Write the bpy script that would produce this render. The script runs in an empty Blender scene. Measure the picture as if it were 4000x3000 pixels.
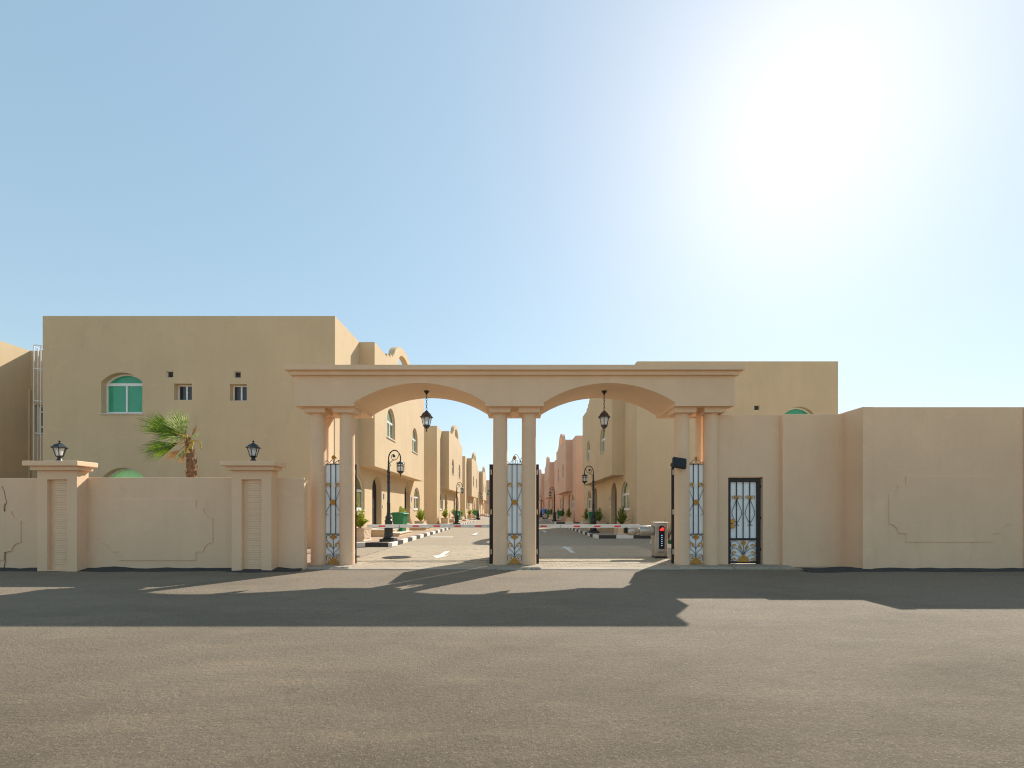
import bpy, bmesh, math, random
from mathutils import Vector, Matrix, noise as mnoise
from mathutils.geometry import tessellate_polygon

PI = math.pi
R = math.radians
random.seed(7)
scene = bpy.context.scene
C = scene.collection

# ------------------------------------------------------------------ camera, sky, sun, exposure
cam_d = bpy.data.cameras.new("camera")
cam = bpy.data.objects.new("camera", cam_d)
C.objects.link(cam)
cam.location = (0, 0, 1.35)
cam.rotation_euler = (PI / 2, 0, 0)
cam_d.sensor_width = 36
cam_d.lens = 15.66
cam_d.shift_x = -0.0025
cam_d.shift_y = 0.1225
cam_d.clip_start = 0.05
cam_d.clip_end = 5000
scene.camera = cam

SUN_EL, SUN_AZ = 38.0, 33.2          # azimuth measured from +Y towards +X
world = bpy.data.worlds.new("World")
scene.world = world
world.use_nodes = True
wn, wl = world.node_tree.nodes, world.node_tree.links
bg = wn["Background"]
sky = wn.new("ShaderNodeTexSky")
sky.sky_type = 'NISHITA'
sky.sun_disc = False
sky.sun_elevation = R(SUN_EL)
sky.sun_rotation = R(SUN_AZ)
sky.altitude = 0
sky.air_density = 1.2
sky.dust_density = 0.55
sky.ozone_density = 5.0
# the whole dome evenly softened, as in hazy desert air
soft = wn.new("ShaderNodeGamma"); soft.inputs[1].default_value = 0.46
tint = wn.new("ShaderNodeHueSaturation"); tint.inputs["Saturation"].default_value = 1.15; tint.inputs["Hue"].default_value = 0.483
wl.new(sky.outputs[0], soft.inputs[0])
wl.new(soft.outputs[0], tint.inputs["Color"])
wl.new(tint.outputs[0], bg.inputs[0])
bg.inputs[1].default_value = 0.122

sun_d = bpy.data.lights.new("sun", 'SUN')
sun_d.energy = 2.0
sun_d.angle = R(0.55)
sun_d.color = (1.0, 0.955, 0.88)
sun = bpy.data.objects.new("sun", sun_d)
C.objects.link(sun)
sv = Vector((math.sin(R(SUN_AZ)) * math.cos(R(SUN_EL)), math.cos(R(SUN_AZ)) * math.cos(R(SUN_EL)), math.sin(R(SUN_EL))))
sun.rotation_euler = (-sv).to_track_quat('-Z', 'Y').to_euler()
sun.location = (20, 30, 40)

scene.view_settings.view_transform = 'Standard'
scene.view_settings.look = 'None'
scene.view_settings.exposure = 1.7
scene.view_settings.gamma = 1
scene.view_settings.use_curve_mapping = False
scene.render.engine = 'CYCLES'
scene.cycles.use_denoising = True
scene.cycles.filter_width = 1.15
scene.cycles.max_bounces = 8
scene.cycles.diffuse_bounces = 5

# ------------------------------------------------------------------ materials
def new_mat(name):
    m = bpy.data.materials.new(name)
    m.use_nodes = True
    nt = m.node_tree
    return m, nt.nodes, nt.links, nt.nodes["Principled BSDF"]

def pos_noise(n, l, scale, detail=4, stretch=None, rough=0.55):
    g = n.new("ShaderNodeNewGeometry")
    t = n.new("ShaderNodeTexNoise")
    t.inputs["Scale"].default_value = scale
    t.inputs["Detail"].default_value = detail
    t.inputs["Roughness"].default_value = rough
    if stretch:
        mp = n.new("ShaderNodeMapping")
        mp.inputs["Scale"].default_value = stretch
        l.new(g.outputs["Position"], mp.inputs["Vector"])
        l.new(mp.outputs[0], t.inputs["Vector"])
    else:
        l.new(g.outputs["Position"], t.inputs["Vector"])
    return t.outputs["Fac"]

def maprange(n, l, src, a, b, c, d):
    m = n.new("ShaderNodeMapRange")
    for i, v in zip(("From Min", "From Max", "To Min", "To Max"), (a, b, c, d)):
        m.inputs[i].default_value = v
    l.new(src, m.inputs["Value"])
    return m.outputs[0]

def mixcol(n, l, fac, a, b, mode='MIX'):
    m = n.new("ShaderNodeMix")
    m.data_type = 'RGBA'
    m.blend_type = mode
    for sock, v in ((m.inputs[0], fac), (m.inputs[6], a), (m.inputs[7], b)):
        if isinstance(v, (int, float)):
            sock.default_value = v
        elif isinstance(v, tuple):
            sock.default_value = (*v, 1)
        else:
            l.new(v, sock)
    return m.outputs[2]

def bump(n, l, p, h, strength, dist=0.01):
    b = n.new("ShaderNodeBump")
    b.inputs["Strength"].default_value = strength
    b.inputs["Distance"].default_value = dist
    l.new(h, b.inputs["Height"])
    l.new(b.outputs[0], p.inputs["Normal"])

def stucco(name, col, var=0.10, bstr=0.25):
    m, n, l, p = new_mat(name)
    dark = tuple(c * (1 - var) for c in col)
    light = tuple(min(1, c * (1 + var * 0.8)) for c in col)
    big = maprange(n, l, pos_noise(n, l, 0.55, 5), 0.3, 0.7, 0, 1)
    streak = maprange(n, l, pos_noise(n, l, 1.0, 4, (3.2, 3.2, 0.28)), 0.35, 0.7, 0, 1)
    fine = pos_noise(n, l, 26, 3)
    c1 = mixcol(n, l, big, dark, light)
    c2 = mixcol(n, l, maprange(n, l, streak, 0, 1, 0, 0.28), c1, tuple(c * 0.86 for c in col))
    stain = maprange(n, l, pos_noise(n, l, 1.7, 7, (1.0, 1.0, 0.55), 0.68), 0.56, 0.72, 0, 0.30)
    c2 = mixcol(n, l, stain, c2, tuple(c * k for c, k in zip(col, (0.76, 0.74, 0.72))))
    pale = maprange(n, l, pos_noise(n, l, 2.3, 3, (1, 1, 1.6), 0.4), 0.66, 0.68, 0, 0.16)
    c2 = mixcol(n, l, pale, c2, tuple(min(1, c * 1.18) for c in col))
    c3 = mixcol(n, l, maprange(n, l, fine, 0.3, 0.7, 0, 0.16), c2, tuple(c * 0.70 for c in col))
    l.new(c3, p.inputs["Base Color"])
    p.inputs["Roughness"].default_value = 0.92
    p.inputs["Specular IOR Level"].default_value = 0.2
    bump(n, l, p, pos_noise(n, l, 70, 5), bstr, 0.006)
    return m

def plain(name, col, rough=0.5, metal=0.0, var=0.0, spec=0.5, scale=8, bstr=0.0):
    m, n, l, p = new_mat(name)
    if var:
        f = maprange(n, l, pos_noise(n, l, scale, 4), 0.3, 0.7, 0, 1)
        l.new(mixcol(n, l, f, tuple(c * (1 - var) for c in col), tuple(min(1, c * (1 + var)) for c in col)), p.inputs["Base Color"])
    else:
        p.inputs["Base Color"].default_value = (*col, 1)
    p.inputs["Roughness"].default_value = rough
    p.inputs["Metallic"].default_value = metal
    p.inputs["Specular IOR Level"].default_value = spec
    if bstr:
        bump(n, l, p, pos_noise(n, l, scale * 6, 4), bstr, 0.004)
    return m

def emit(name, col, s):
    m, n, l, p = new_mat(name)
    p.inputs["Base Color"].default_value = (*col, 1)
    p.inputs["Emission Color"].default_value = (*col, 1)
    p.inputs["Emission Strength"].default_value = s
    return m

M = {}
M['gate'] = stucco('gate_stucco', (0.83, 0.575, 0.375), 0.06)
M['wall'] = stucco('wall_stucco', (0.84, 0.575, 0.37), 0.07)
M['sand'] = stucco('house_stucco_sand', (0.665, 0.495, 0.305), 0.06)
M['pink'] = stucco('house_stucco_pink', (0.74, 0.475, 0.34), 0.06)
M['tile'] = stucco('niche_tile', (0.86, 0.60, 0.39), 0.05, 0.15)
M['concrete'] = stucco('concrete_grey', (0.40, 0.335, 0.255), 0.22, 0.6)
M['planter'] = stucco('planter_cast_stone', (0.72, 0.55, 0.38), 0.10, 0.4)
M['tar'] = plain('bitumen', (0.045, 0.044, 0.043), 0.75, 0.0, 0.4, 0.3, 18, 0.8)
M['black'] = plain('black_iron', (0.018, 0.017, 0.017), 0.62, 0.0, 0.3, 0.5, 30, 0.3)
M['lampblack'] = plain('lamp_black_paint', (0.02, 0.021, 0.021), 0.38, 0.0, 0.3)
M['bronze'] = plain('aged_bronze_paint', (0.085, 0.062, 0.055), 0.5, 0.2, 0.35, 0.5, 40, 0.3)
M['door_iron'] = plain('brown_black_iron', (0.030, 0.024, 0.021), 0.55, 0.0, 0.35, 0.4, 40, 0.3)
M['gold'] = plain('gold_paint', (0.60, 0.30, 0.06), 0.45, 0.25, 0.25, 0.5, 40, 0.4)
M['sheet'] = plain('white_backing_sheet', (0.90, 0.90, 0.88), 0.45, 0.0, 0.05, 0.4, 3)
M['white'] = plain('white_aluminium', (0.80, 0.79, 0.77), 0.4, 0.0, 0.03)
M['green_film'] = plain('green_window_film', (0.05, 0.36, 0.19), 0.12, 0.0, 0.08, 0.5, 2)
M['green_light'] = plain('pale_green_window_film', (0.46, 0.90, 0.36), 0.2, 0.0, 0.06, 0.5, 2)
M['glass_dark'] = plain('dark_glass', (0.035, 0.03, 0.025), 0.06, 0.0, 0.3, 0.6, 6)
M['glass_olive'] = plain('olive_curtained_glass', (0.15, 0.17, 0.06), 0.06, 0.0, 0.35, 0.6, 5)
M['door'] = plain('dark_door', (0.012, 0.010, 0.009), 0.6, 0.0, 0.2)
M['bin'] = plain('green_bin_plastic', (0.018, 0.21, 0.085), 0.42, 0.0, 0.12, 0.5, 6)
M['rubber'] = plain('black_rubber', (0.015, 0.015, 0.015), 0.8)
M['steel'] = plain('brushed_steel', (0.52, 0.48, 0.42), 0.32, 0.75, 0.10, 0.5, 5)
M['arm'] = plain('barrier_arm_paint', (0.74, 0.72, 0.68), 0.45, 0.0, 0.05)
M['red'] = plain('red_reflector', (0.80, 0.02, 0.02), 0.4)
M['screen'] = plain('black_window', (0.006, 0.006, 0.008), 0.5)
M['redlamp'] = emit('red_lamp', (1.0, 0.02, 0.015), 0.9)
M['led'] = emit('blue_led', (0.35, 0.65, 1.0), 1.2)
M['kerb_w'] = plain('kerb_white_paint', (0.74, 0.70, 0.62), 0.7, 0.0, 0.12, 0.3, 14, 0.3)
M['kerb_b'] = plain('kerb_black_paint', (0.055, 0.053, 0.05), 0.7, 0.0, 0.3, 0.3, 14, 0.3)
M['mark'] = plain('road_paint_white', (0.62, 0.60, 0.54), 0.75, 0.0, 0.22, 0.3, 20)
M['cone'] = plain('cone_orange', (0.85, 0.12, 0.05), 0.5)
M['step'] = stucco('step_stone', (0.66, 0.60, 0.50), 0.08, 0.2)
M['plate'] = plain('blue_number_plate', (0.10, 0.16, 0.34), 0.4)
M['soil'] = plain('soil', (0.10, 0.07, 0.045), 0.95, 0, 0.3)
M['car'] = plain('blue_car_paint', (0.02, 0.13, 0.42), 0.25, 0.0, 0.0, 0.6)
M['twig'] = plain('twig_bark', (0.13, 0.095, 0.06), 0.9, 0, 0.3)

def leaf_mat(name, col, col2, tr=0.25):
    m, n, l, p = new_mat(name)
    f = maprange(n, l, pos_noise(n, l, 22, 2), 0.35, 0.65, 0, 1)
    c = mixcol(n, l, f, col, col2)
    l.new(c, p.inputs["Base Color"])
    p.inputs["Roughness"].default_value = 0.5
    t = n.new("ShaderNodeBsdfTranslucent")
    l.new(c, t.inputs[0])
    mx = n.new("ShaderNodeMixShader")
    mx.inputs[0].default_value = tr
    l.new(p.outputs[0], mx.inputs[1]); l.new(t.outputs[0], mx.inputs[2])
    l.new(mx.outputs[0], n["Material Output"].inputs[0])
    return m
M['leaf'] = leaf_mat('shrub_leaf', (0.22, 0.34, 0.02), (0.52, 0.52, 0.03))
M['leaf_dark'] = leaf_mat('shrub_leaf_dark', (0.10, 0.18, 0.02), (0.30, 0.33, 0.035))
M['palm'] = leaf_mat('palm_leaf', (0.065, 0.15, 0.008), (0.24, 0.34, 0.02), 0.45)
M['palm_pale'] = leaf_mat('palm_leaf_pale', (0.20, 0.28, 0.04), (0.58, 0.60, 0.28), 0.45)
M['palm_dead'] = leaf_mat('palm_leaf_dead', (0.34, 0.17, 0.06), (0.46, 0.28, 0.10), 0.25)
M['petiole'] = plain('palm_petiole', (0.42, 0.30, 0.05), 0.5, 0, 0.3, 0.4, 30)
M['bark'] = plain('palm_bark', (0.20, 0.115, 0.062), 0.9, 0, 0.4, 0.2, 25, 0.8)
M['grass'] = leaf_mat('grass_blades', (0.03, 0.14, 0.012), (0.06, 0.22, 0.02))

def clear_glass():
    m, n, l, p = new_mat('lantern_glass')
    p.inputs["Base Color"].default_value = (0.9, 0.9, 0.86, 1)
    p.inputs["Roughness"].default_value = 0.25
    t = n.new("ShaderNodeBsdfTransparent")
    mx = n.new("ShaderNodeMixShader")
    mx.inputs[0].default_value = 0.35
    l.new(t.outputs[0], mx.inputs[1]); l.new(p.outputs[0], mx.inputs[2])
    l.new(mx.outputs[0], n["Material Output"].inputs[0])
    return m
M['clear'] = clear_glass()

def asphalt(name):
    m, n, l, p = new_mat(name)
    fine = pos_noise(n, l, 95, 4, None, 0.75)
    mid = pos_noise(n, l, 30, 4)
    big = pos_noise(n, l, 0.8, 8, (0.8, 1.2, 1), 0.62)
    streak = pos_noise(n, l, 2.2, 8, (0.30, 1.6, 1), 0.7)
    base = mixcol(n, l, maprange(n, l, big, 0.3, 0.7, 0, 1), (0.127, 0.097, 0.065), (0.180, 0.136, 0.087))
    # paler sandy tone mixed in more strongly on the far half of the road
    g = n.new("ShaderNodeNewGeometry")
    sp = n.new("ShaderNodeSeparateXYZ")
    l.new(g.outputs["Position"], sp.inputs[0])
    wob = n.new("ShaderNodeMath"); wob.operation = 'MULTIPLY_ADD'
    wob.inputs[1].default_value = 5.0
    l.new(big, wob.inputs[0]); l.new(sp.outputs["Y"], wob.inputs[2])
    far_tone = maprange(n, l, wob.outputs[0], 4.6, 8.6, 0, 0.62)
    c = mixcol(n, l, far_tone, base, (0.311, 0.247, 0.179))
    c = mixcol(n, l, maprange(n, l, streak, 0.50, 0.74, 0, 0.32), c, (0.367, 0.274, 0.167))
    patch = pos_noise(n, l, 0.45, 8, (0.7, 1.0, 1), 0.66)
    c = mixcol(n, l, maprange(n, l, patch, 0.48, 0.66, 0, 0.40), c, (0.114, 0.089, 0.061))
    spots = pos_noise(n, l, 2.6, 3, None, 0.5)
    c = mixcol(n, l, maprange(n, l, spots, 0.68, 0.74, 0, 0.35), c, (0.074, 0.060, 0.045))
    c = mixcol(n, l, maprange(n, l, mid, 0.35, 0.65, 0, 0.40), c, (0.124, 0.095, 0.064))
    c = mixcol(n, l, maprange(n, l, fine, 0.55, 0.74, 0, 0.62), c, (0.563, 0.424, 0.267))
    c = mixcol(n, l, maprange(n, l, fine, 0.44, 0.28, 0, 0.70), c, (0.045, 0.037, 0.028))
    l.new(c, p.inputs["Base Color"])
    p.inputs["Roughness"].default_value = 0.88
    p.inputs["Specular IOR Level"].default_value = 0.25
    mm = n.new("ShaderNodeMath"); mm.operation = 'ADD'
    l.new(fine, mm.inputs[0]); l.new(mid, mm.inputs[1])
    bump(n, l, p, mm.outputs[0], 0.8, 0.014)
    return m
M['asphalt'] = asphalt('dusty_asphalt')

def paving(name, c1, c2, mortar, bw, bh, ms=0.012, spec=0.2):
    m, n, l, p = new_mat(name)
    g = n.new("ShaderNodeNewGeometry")
    b = n.new("ShaderNodeTexBrick")
    b.inputs["Scale"].default_value = 1
    b.inputs["Brick Width"].default_value = bw
    b.inputs["Row Height"].default_value = bh
    b.inputs["Mortar Size"].default_value = ms
    b.inputs["Color1"].default_value = (*c1, 1)
    b.inputs["Color2"].default_value = (*c2, 1)
    b.inputs["Mortar"].default_value = (*mortar, 1)
    l.new(g.outputs["Position"], b.inputs["Vector"])
    st = maprange(n, l, pos_noise(n, l, 0.9, 6, (0.7, 0.9, 1), 0.65), 0.4, 0.68, 0, 0.55)
    c = mixcol(n, l, st, b.outputs["Color"], tuple(x * 0.62 for x in c1))
    c = mixcol(n, l, maprange(n, l, pos_noise(n, l, 40, 3), 0.35, 0.65, 0, 0.3), c, tuple(x * 0.7 for x in c2))
    l.new(c, p.inputs["Base Color"])
    p.inputs["Roughness"].default_value = 0.9
    p.inputs["Specular IOR Level"].default_value = spec
    bump(n, l, p, b.outputs["Fac"], -0.3, 0.006)
    return m
PC1, PC2 = (0.50, 0.405, 0.285), (0.42, 0.335, 0.235)
M['road_in'] = paving('street_pavers', PC1, PC2, (0.13, 0.105, 0.08), 0.2, 0.1)
M['sidewalk'] = paving('pavement_tiles', (0.47, 0.345, 0.245), (0.43, 0.31, 0.22), (0.26, 0.20, 0.145), 0.4, 0.4, 0.01)

def bounce_sand():
    m, n, l, p = new_mat('sandy_bounce_ground')
    f = maprange(n, l, pos_noise(n, l, 0.35, 8), 0.3, 0.7, 0, 1)
    c = mixcol(n, l, f, (0.36, 0.285, 0.195), (0.46, 0.37, 0.255))
    l.new(c, p.inputs["Base Color"])
    p.inputs["Roughness"].default_value = 0.95
    bump(n, l, p, pos_noise(n, l, 14, 6), 0.4, 0.03)
    return m
M['ground'] = bounce_sand()

def paver_mat():
    m, n, l, p = new_mat('paver_block')
    oi = n.new("ShaderNodeObjectInfo")
    c0 = mixcol(n, l, oi.outputs["Random"], PC1, PC2)
    f = maprange(n, l, pos_noise(n, l, 5.0, 5, None, 0.65), 0.35, 0.7, 0, 0.5)
    c = mixcol(n, l, f, c0, tuple(x * 0.68 for x in PC1))
    c = mixcol(n, l, maprange(n, l, pos_noise(n, l, 0.9, 6, (0.7, 0.9, 1)), 0.4, 0.68, 0, 0.4), c, tuple(x * 0.7 for x in PC1))
    l.new(c, p.inputs["Base Color"])
    p.inputs["Roughness"].default_value = 0.9
    p.inputs["Specular IOR Level"].default_value = 0.2
    bump(n, l, p, pos_noise(n, l, 90, 4), 0.4, 0.004)
    return m
M['paver'] = paver_mat()

# ------------------------------------------------------------------ mesh helpers
IDENT = lambda a, b, c: (a, b, c)
XZ = lambda a, b, c: (a, c, b)            # a = x, b = z, c = y (depth)

class MB:
    def __init__(s):
        s.v, s.f = [], []
    def add(s, vs, fs):
        o = len(s.v)
        s.v += [tuple(v) for v in vs]
        s.f += [tuple(i + o for i in f) for f in fs]
        return s
    def box(s, x0, x1, y0, y1, z0, z1, fn=IDENT):
        vs = [fn(*p) for p in ((x0, y0, z0), (x1, y0, z0), (x1, y1, z0), (x0, y1, z0), (x0, y0, z1), (x1, y0, z1), (x1, y1, z1), (x0, y1, z1))]
        return s.add(vs, [(0, 3, 2, 1), (4, 5, 6, 7), (0, 1, 5, 4), (1, 2, 6, 5), (2, 3, 7, 6), (3, 0, 4, 7)])
    def prism(s, pts, fn, c0, c1):
        n = len(pts)
        vs = [fn(a, b, c0) for a, b in pts] + [fn(a, b, c1) for a, b in pts]
        fs = [tuple(range(n)), tuple(range(2 * n - 1, n - 1, -1))]
        fs += [(i, i + n, (i + 1) % n + n, (i + 1) % n) for i in range(n)]
        return s.add(vs, fs)
    def panel(s, outer, holes, fn, c0, c1=None, solid=False):
        """flat face with holes at c0; the holes run back to c1; solid adds the back face and outer rim"""
        loops = [outer] + holes
        flat = [p for lp in loops for p in lp]
        tris = tessellate_polygon([[Vector((a, b, 0)) for a, b in lp] for lp in loops])
        s.add([fn(a, b, c0) for a, b in flat], [tuple(t) for t in tris])
        if c1 is not None:
            for lp in (loops if solid else holes):
                n = len(lp)
                s.add([fn(a, b, c0) for a, b in lp] + [fn(a, b, c1) for a, b in lp],
                      [(i, (i + 1) % n, (i + 1) % n + n, i + n) for i in range(n)])
            if solid:
                s.add([fn(a, b, c1) for a, b in flat], [tuple(t) for t in tris])
        return s
    def lathe(s, prof, c=(0, 0, 0), n=20, ang=0.0):
        vs, fs = [], []
        for r, z in prof:
            for k in range(n):
                t = ang + 2 * PI * k / n
                vs.append((c[0] + r * math.cos(t), c[1] + r * math.sin(t), c[2] + z))
        for j in range(len(prof) - 1):
            for k in range(n):
                k2 = (k + 1) % n
                fs.append((j * n + k, j * n + k2, (j + 1) * n + k2, (j + 1) * n + k))
        fs.append(tuple(range(n - 1, -1, -1)))
        m = (len(prof) - 1) * n
        fs.append(tuple(range(m, m + n)))
        return s.add(vs, fs)
    def tube(s, path, r, n=6, closed=False):
        P = [Vector(p) for p in path]
        rr = r if isinstance(r, (list, tuple)) else [r] * len(P)
        vs, fs = [], []
        up = Vector((0, 0, 1))
        prev = None
        N = len(P)
        for i, p in enumerate(P):
            if closed:
                d = P[(i + 1) % N] - P[i - 1]
            else:
                d = P[min(i + 1, N - 1)] - P[max(i - 1, 0)]
            d.normalize()
            if prev is None:
                a = d.orthogonal().normalized()
            else:
                a = (prev - d * prev.dot(d)).normalized()
            prev = a
            b = d.cross(a)
            for k in range(n):
                t = 2 * PI * k / n
                vs.append(tuple(p + (a * math.cos(t) + b * math.sin(t)) * rr[i]))
        for j in range(N if closed else N - 1):
            for k in range(n):
                k2 = (k + 1) % n
                j2 = (j + 1) % N
                fs.append((j * n + k, j * n + k2, j2 * n + k2, j2 * n + k))
        if not closed:
            fs.append(tuple(range(n - 1, -1, -1)))
            fs.append(tuple(range((N - 1) * n, N * n)))
        return s.add(vs, fs)
    def build(s, name, mat, parent=None, smooth=None, bevel=0, recalc=True, loc=None):
        me = bpy.data.meshes.new(name)
        me.from_pydata(s.v, [], s.f)
        if recalc or bevel:
            bm = bmesh.new()
            bm.from_mesh(me)
            if bevel:
                bmesh.ops.remove_doubles(bm, verts=bm.verts, dist=1e-5)
            if recalc:
                bmesh.ops.recalc_face_normals(bm, faces=bm.faces)
            if bevel:
                es = [e for e in bm.edges if len(e.link_faces) == 2 and e.calc_face_angle(0) > 0.6]
                bmesh.ops.bevel(bm, geom=es, offset=bevel, segments=2, profile=0.6, affect='EDGES', clamp_overlap=True)
            bm.to_mesh(me)
            bm.free()
        if smooth:
            me.polygons.foreach_set("use_smooth", [True] * len(me.polygons))
            me.set_sharp_from_angle(angle=R(smooth))
        me.materials.append(M[mat])
        o = bpy.data.objects.new(name, me)
        C.objects.link(o)
        if parent:
            o.parent = parent
        if loc:
            o.location = loc
        return o

def tag(o, label=None, cat=None, group=None, kind=None):
    if label: o["label"] = label
    if cat: o["category"] = cat
    if group: o["group"] = group
    if kind: o["kind"] = kind
    return o

def thing(name, label, cat, loc=(0, 0, 0), rz=0, group=None):
    o = bpy.data.objects.new(name, None)
    o.empty_display_size = 0.2
    C.objects.link(o)
    o.location = loc
    o.rotation_euler = (0, 0, rz)
    return tag(o, label, cat, group)

def copy_tree(o, parent=None):
    c = o.copy()
    C.objects.link(c)
    c.parent = parent
    for ch in list(o.children):
        copy_tree(ch, c)
    return c

def catmull(pts, k=6):
    P = [Vector(p) for p in pts]
    P = [P[0] * 2 - P[1]] + P + [P[-1] * 2 - P[-2]]
    out = []
    for i in range(1, len(P) - 2):
        for j in range(k):
            t = j / k
            a, b, c, d = P[i - 1], P[i], P[i + 1], P[i + 2]
            out.append(0.5 * ((2 * b) + (c - a) * t + (2 * a - 5 * b + 4 * c - d) * t * t + (3 * b - a - 3 * c + d) * t ** 3))
    out.append(P[-2])
    return out

def arch_pts(cx, z0, w, h, rise, n=14):
    """opening outline: flat bottom, arched head; (x, z) counter-clockwise"""
    pts = [(cx - w / 2, z0), (cx + w / 2, z0)]
    Rr = (w * w / 4 + rise * rise) / (2 * rise)
    a0 = math.asin(min(1, (w / 2) / Rr))
    if rise > w / 2 - 1e-6: a0 = PI / 2
    cz = z0 + h - Rr
    for i in range(n + 1):
        a = a0 - 2 * a0 * i / n
        pts.append((cx + Rr * math.sin(a), cz + Rr * math.cos(a)))
    return pts

# ------------------------------------------------------------------ the ground and roads
def sheet(name, x0, x1, y0, y1, z, mat, div=1):
    mb = MB()
    mb.add([(x0, y0, z), (x1, y0, z), (x1, y1, z), (x0, y1, z)], [(0, 1, 2, 3)])
    return tag(mb.build(name, mat, recalc=False), kind='structure')

sheet('ground', -900, 900, -900, 900, 0.0, 'ground')  # sand beyond the road, made pale to bounce warm light onto the walls
# outer road: gently uneven asphalt whose inner edge is a little ragged
def outer_road():
    rnd = random.Random(3)
    mb = MB()
    xs = [-400, -120, -40] + [-16 + i * 0.4 for i in range(81)] + [40, 120, 400]
    vs, fs = [], []
    for x in xs:
        e = 9.86 + 0.05 * mnoise.noise(Vector((x * 0.9, 3.1, 0))) + 0.015 * rnd.uniform(-1, 1)
        vs += [(x, -2.2 + 0.3 * mnoise.noise(Vector((x * 0.5, 0.4, 2))), 0.006), (x, e, 0.006)]  # road ends just behind the camera, leaving unseen sand to bounce light
    for i in range(len(xs) - 1):
        fs.append((2 * i, 2 * i + 2, 2 * i + 3, 2 * i + 1))
    mb.add(vs, fs)
    return tag(mb.build('road', 'asphalt', recalc=False), 'dusty grey asphalt road in front of the entrance gate', kind='structure')
outer_road()
# concrete apron under the gate, street of pavers behind it
def apron():
    mb = MB()
    rnd = random.Random(5)
    n = 60
    vs, fs = [], []
    for i in range(n + 1):
        x = -4.9 + 9.8 * i / n
        e = 9.93 + 0.05 * mnoise.noise(Vector((x * 1.3, 9.1, 0))) + 0.02 * rnd.uniform(-1, 1)
        vs += [(x, e - 0.02, 0.0), (x, e, 0.018), (x, 10.26 + 0.02 * rnd.uniform(-1, 1), 0.0185)]
    for i in range(n):
        a = 3 * i
        fs += [(a, a + 3, a + 4, a + 1), (a + 1, a + 4, a + 5, a + 2)]
    mb.add(vs, fs)
    return tag(mb.build('threshold', 'concrete', recalc=False), kind='structure')
apron()
def tar_joint():
    rnd = random.Random(8)
    vs, fs = [], []
    n = 90
    for i in range(n + 1):
        x = -4.9 + 9.8 * i / n
        e = 9.93 + 0.05 * mnoise.noise(Vector((x * 1.3, 9.1, 0)))
        vs += [(x, e - 0.05 - rnd.uniform(0, 0.03), 0.010), (x, e - 0.015 + rnd.uniform(0, 0.012), 0.012)]
    for i in range(n):
        fs.append((2 * i, 2 * i + 2, 2 * i + 3, 2 * i + 1))
    tag(MB().add(vs, fs).build('tar_joint', 'tar', recalc=False), kind='structure')
tar_joint()
street = sheet('street', -7.0, 6.6, 9.95, 103, 0.004, 'road_in')
paver_me = MB().box(-0.096, 0.096, -0.046, 0.046, 0, 0.012)
PV = paver_me.build('paver', 'paver', street, bevel=0.003)
PV.location = (-3.5, 10.30, 0.004)
cnt = 1
fld = MB()
rnd = random.Random(11)
row = 0
y = 10.30
while y < 16.4:
    off = 0.1 * (row % 2)
    x = -4.3 + off
    while x < 4.5:
        dz = rnd.uniform(-0.0025, 0.0025)
        if row < 8 and -3.55 < x < 3.6 and cnt < 300:
            if not (row == 0 and abs(x + 3.5) < 0.05):
                o = PV.copy(); C.objects.link(o); o.parent = street
                o.location = (x, y, 0.004 + dz)
                o.rotation_euler = (0, 0, rnd.uniform(-0.012, 0.012))
                cnt += 1
        else:
            fld.box(x - 0.096, x + 0.096, y - 0.046, y + 0.046, 0.002, 0.016 + dz)
        x += 0.2
    y += 0.1
    row += 1
fo = fld.build('paver_field', 'paver', street, recalc=False)
fo["kind"] = 'stuff'
PV.location = (-3.5, 10.30, 0.004)
# gate rails let into the ground
for yy, x0, x1 in ((11.15, -3.7, -0.55), (11.65, -3.7, -0.55), (10.95, 0.55, 3.6)):
    tag(MB().box(x0, x1, yy - 0.014, yy + 0.014, 0.0, 0.0185).build('ground_rail', 'black'), 
        {11.15: 'near steel rail across the left gate lane', 11.65: 'far steel rail across the left gate lane', 10.95: 'steel rail across the right gate lane'}[yy], 'rail', 'gate rails set in the ground')
# painted arrows
def arrow(x, y0, y1, toward, label):
    hl, hw, sw = 0.75, 0.24, 0.075
    L = y1 - y0
    pts = [(-sw, 0), (sw, 0), (sw, L - hl), (hw, L - hl), (0, L), (-hw, L - hl), (-sw, L - hl)]
    if toward:
        pts = [(a, L - b) for a, b in pts]
    mb = MB().prism(pts, lambda a, b, c: (a, b, c), 0.017, 0.0225)
    o = mb.build('road_arrow', 'mark', loc=(x, y0, 0))
    tag(o, label, 'marking', 'white arrows painted on the street', 'structure')
arrow(-2.13, 12.1, 14.2, True, 'white arrow painted in the left lane pointing out through the gate')
arrow(1.80, 13.7, 16.0, False, 'white arrow painted in the shaded right lane pointing inward')
arrow(-2.13, 23.0, 25.4, True, 'second white arrow in the left lane further up the street')
arrow(1.80, 25.8, 28.2, False, 'second white arrow in the right lane beyond the barrier')
arrow(-2.13, 41, 43.4, True, 'farthest white arrow on the left half of the street')
sheet('road_line', 0.6, 3.5, 56.5, 56.8, 0.009, 'mark')
sheet('road_line', -4.1, -3.0, 21.5, 22.0, 0.009, 'mark')
# manhole cover
mh = thing('manhole_cover', 'round iron manhole cover in the left lane by the gate', 'manhole', (-3.28, 12.38, 0.0))
MB().lathe([(0.40, 0.0), (0.40, 0.020), (0.35, 0.022), (0.35, 0.020)], n=28).build('ring', 'black', mh)
mb = MB()
for i in range(-5, 6):
    hw_ = math.sqrt(max(0.01, 0.34 ** 2 - (i * 0.06) ** 2))
    mb.box(-hw_, hw_, i * 0.06 - 0.018, i * 0.06 + 0.018, 0.018, 0.026)
mb.build('grid', 'kerb_b', mh)

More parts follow.
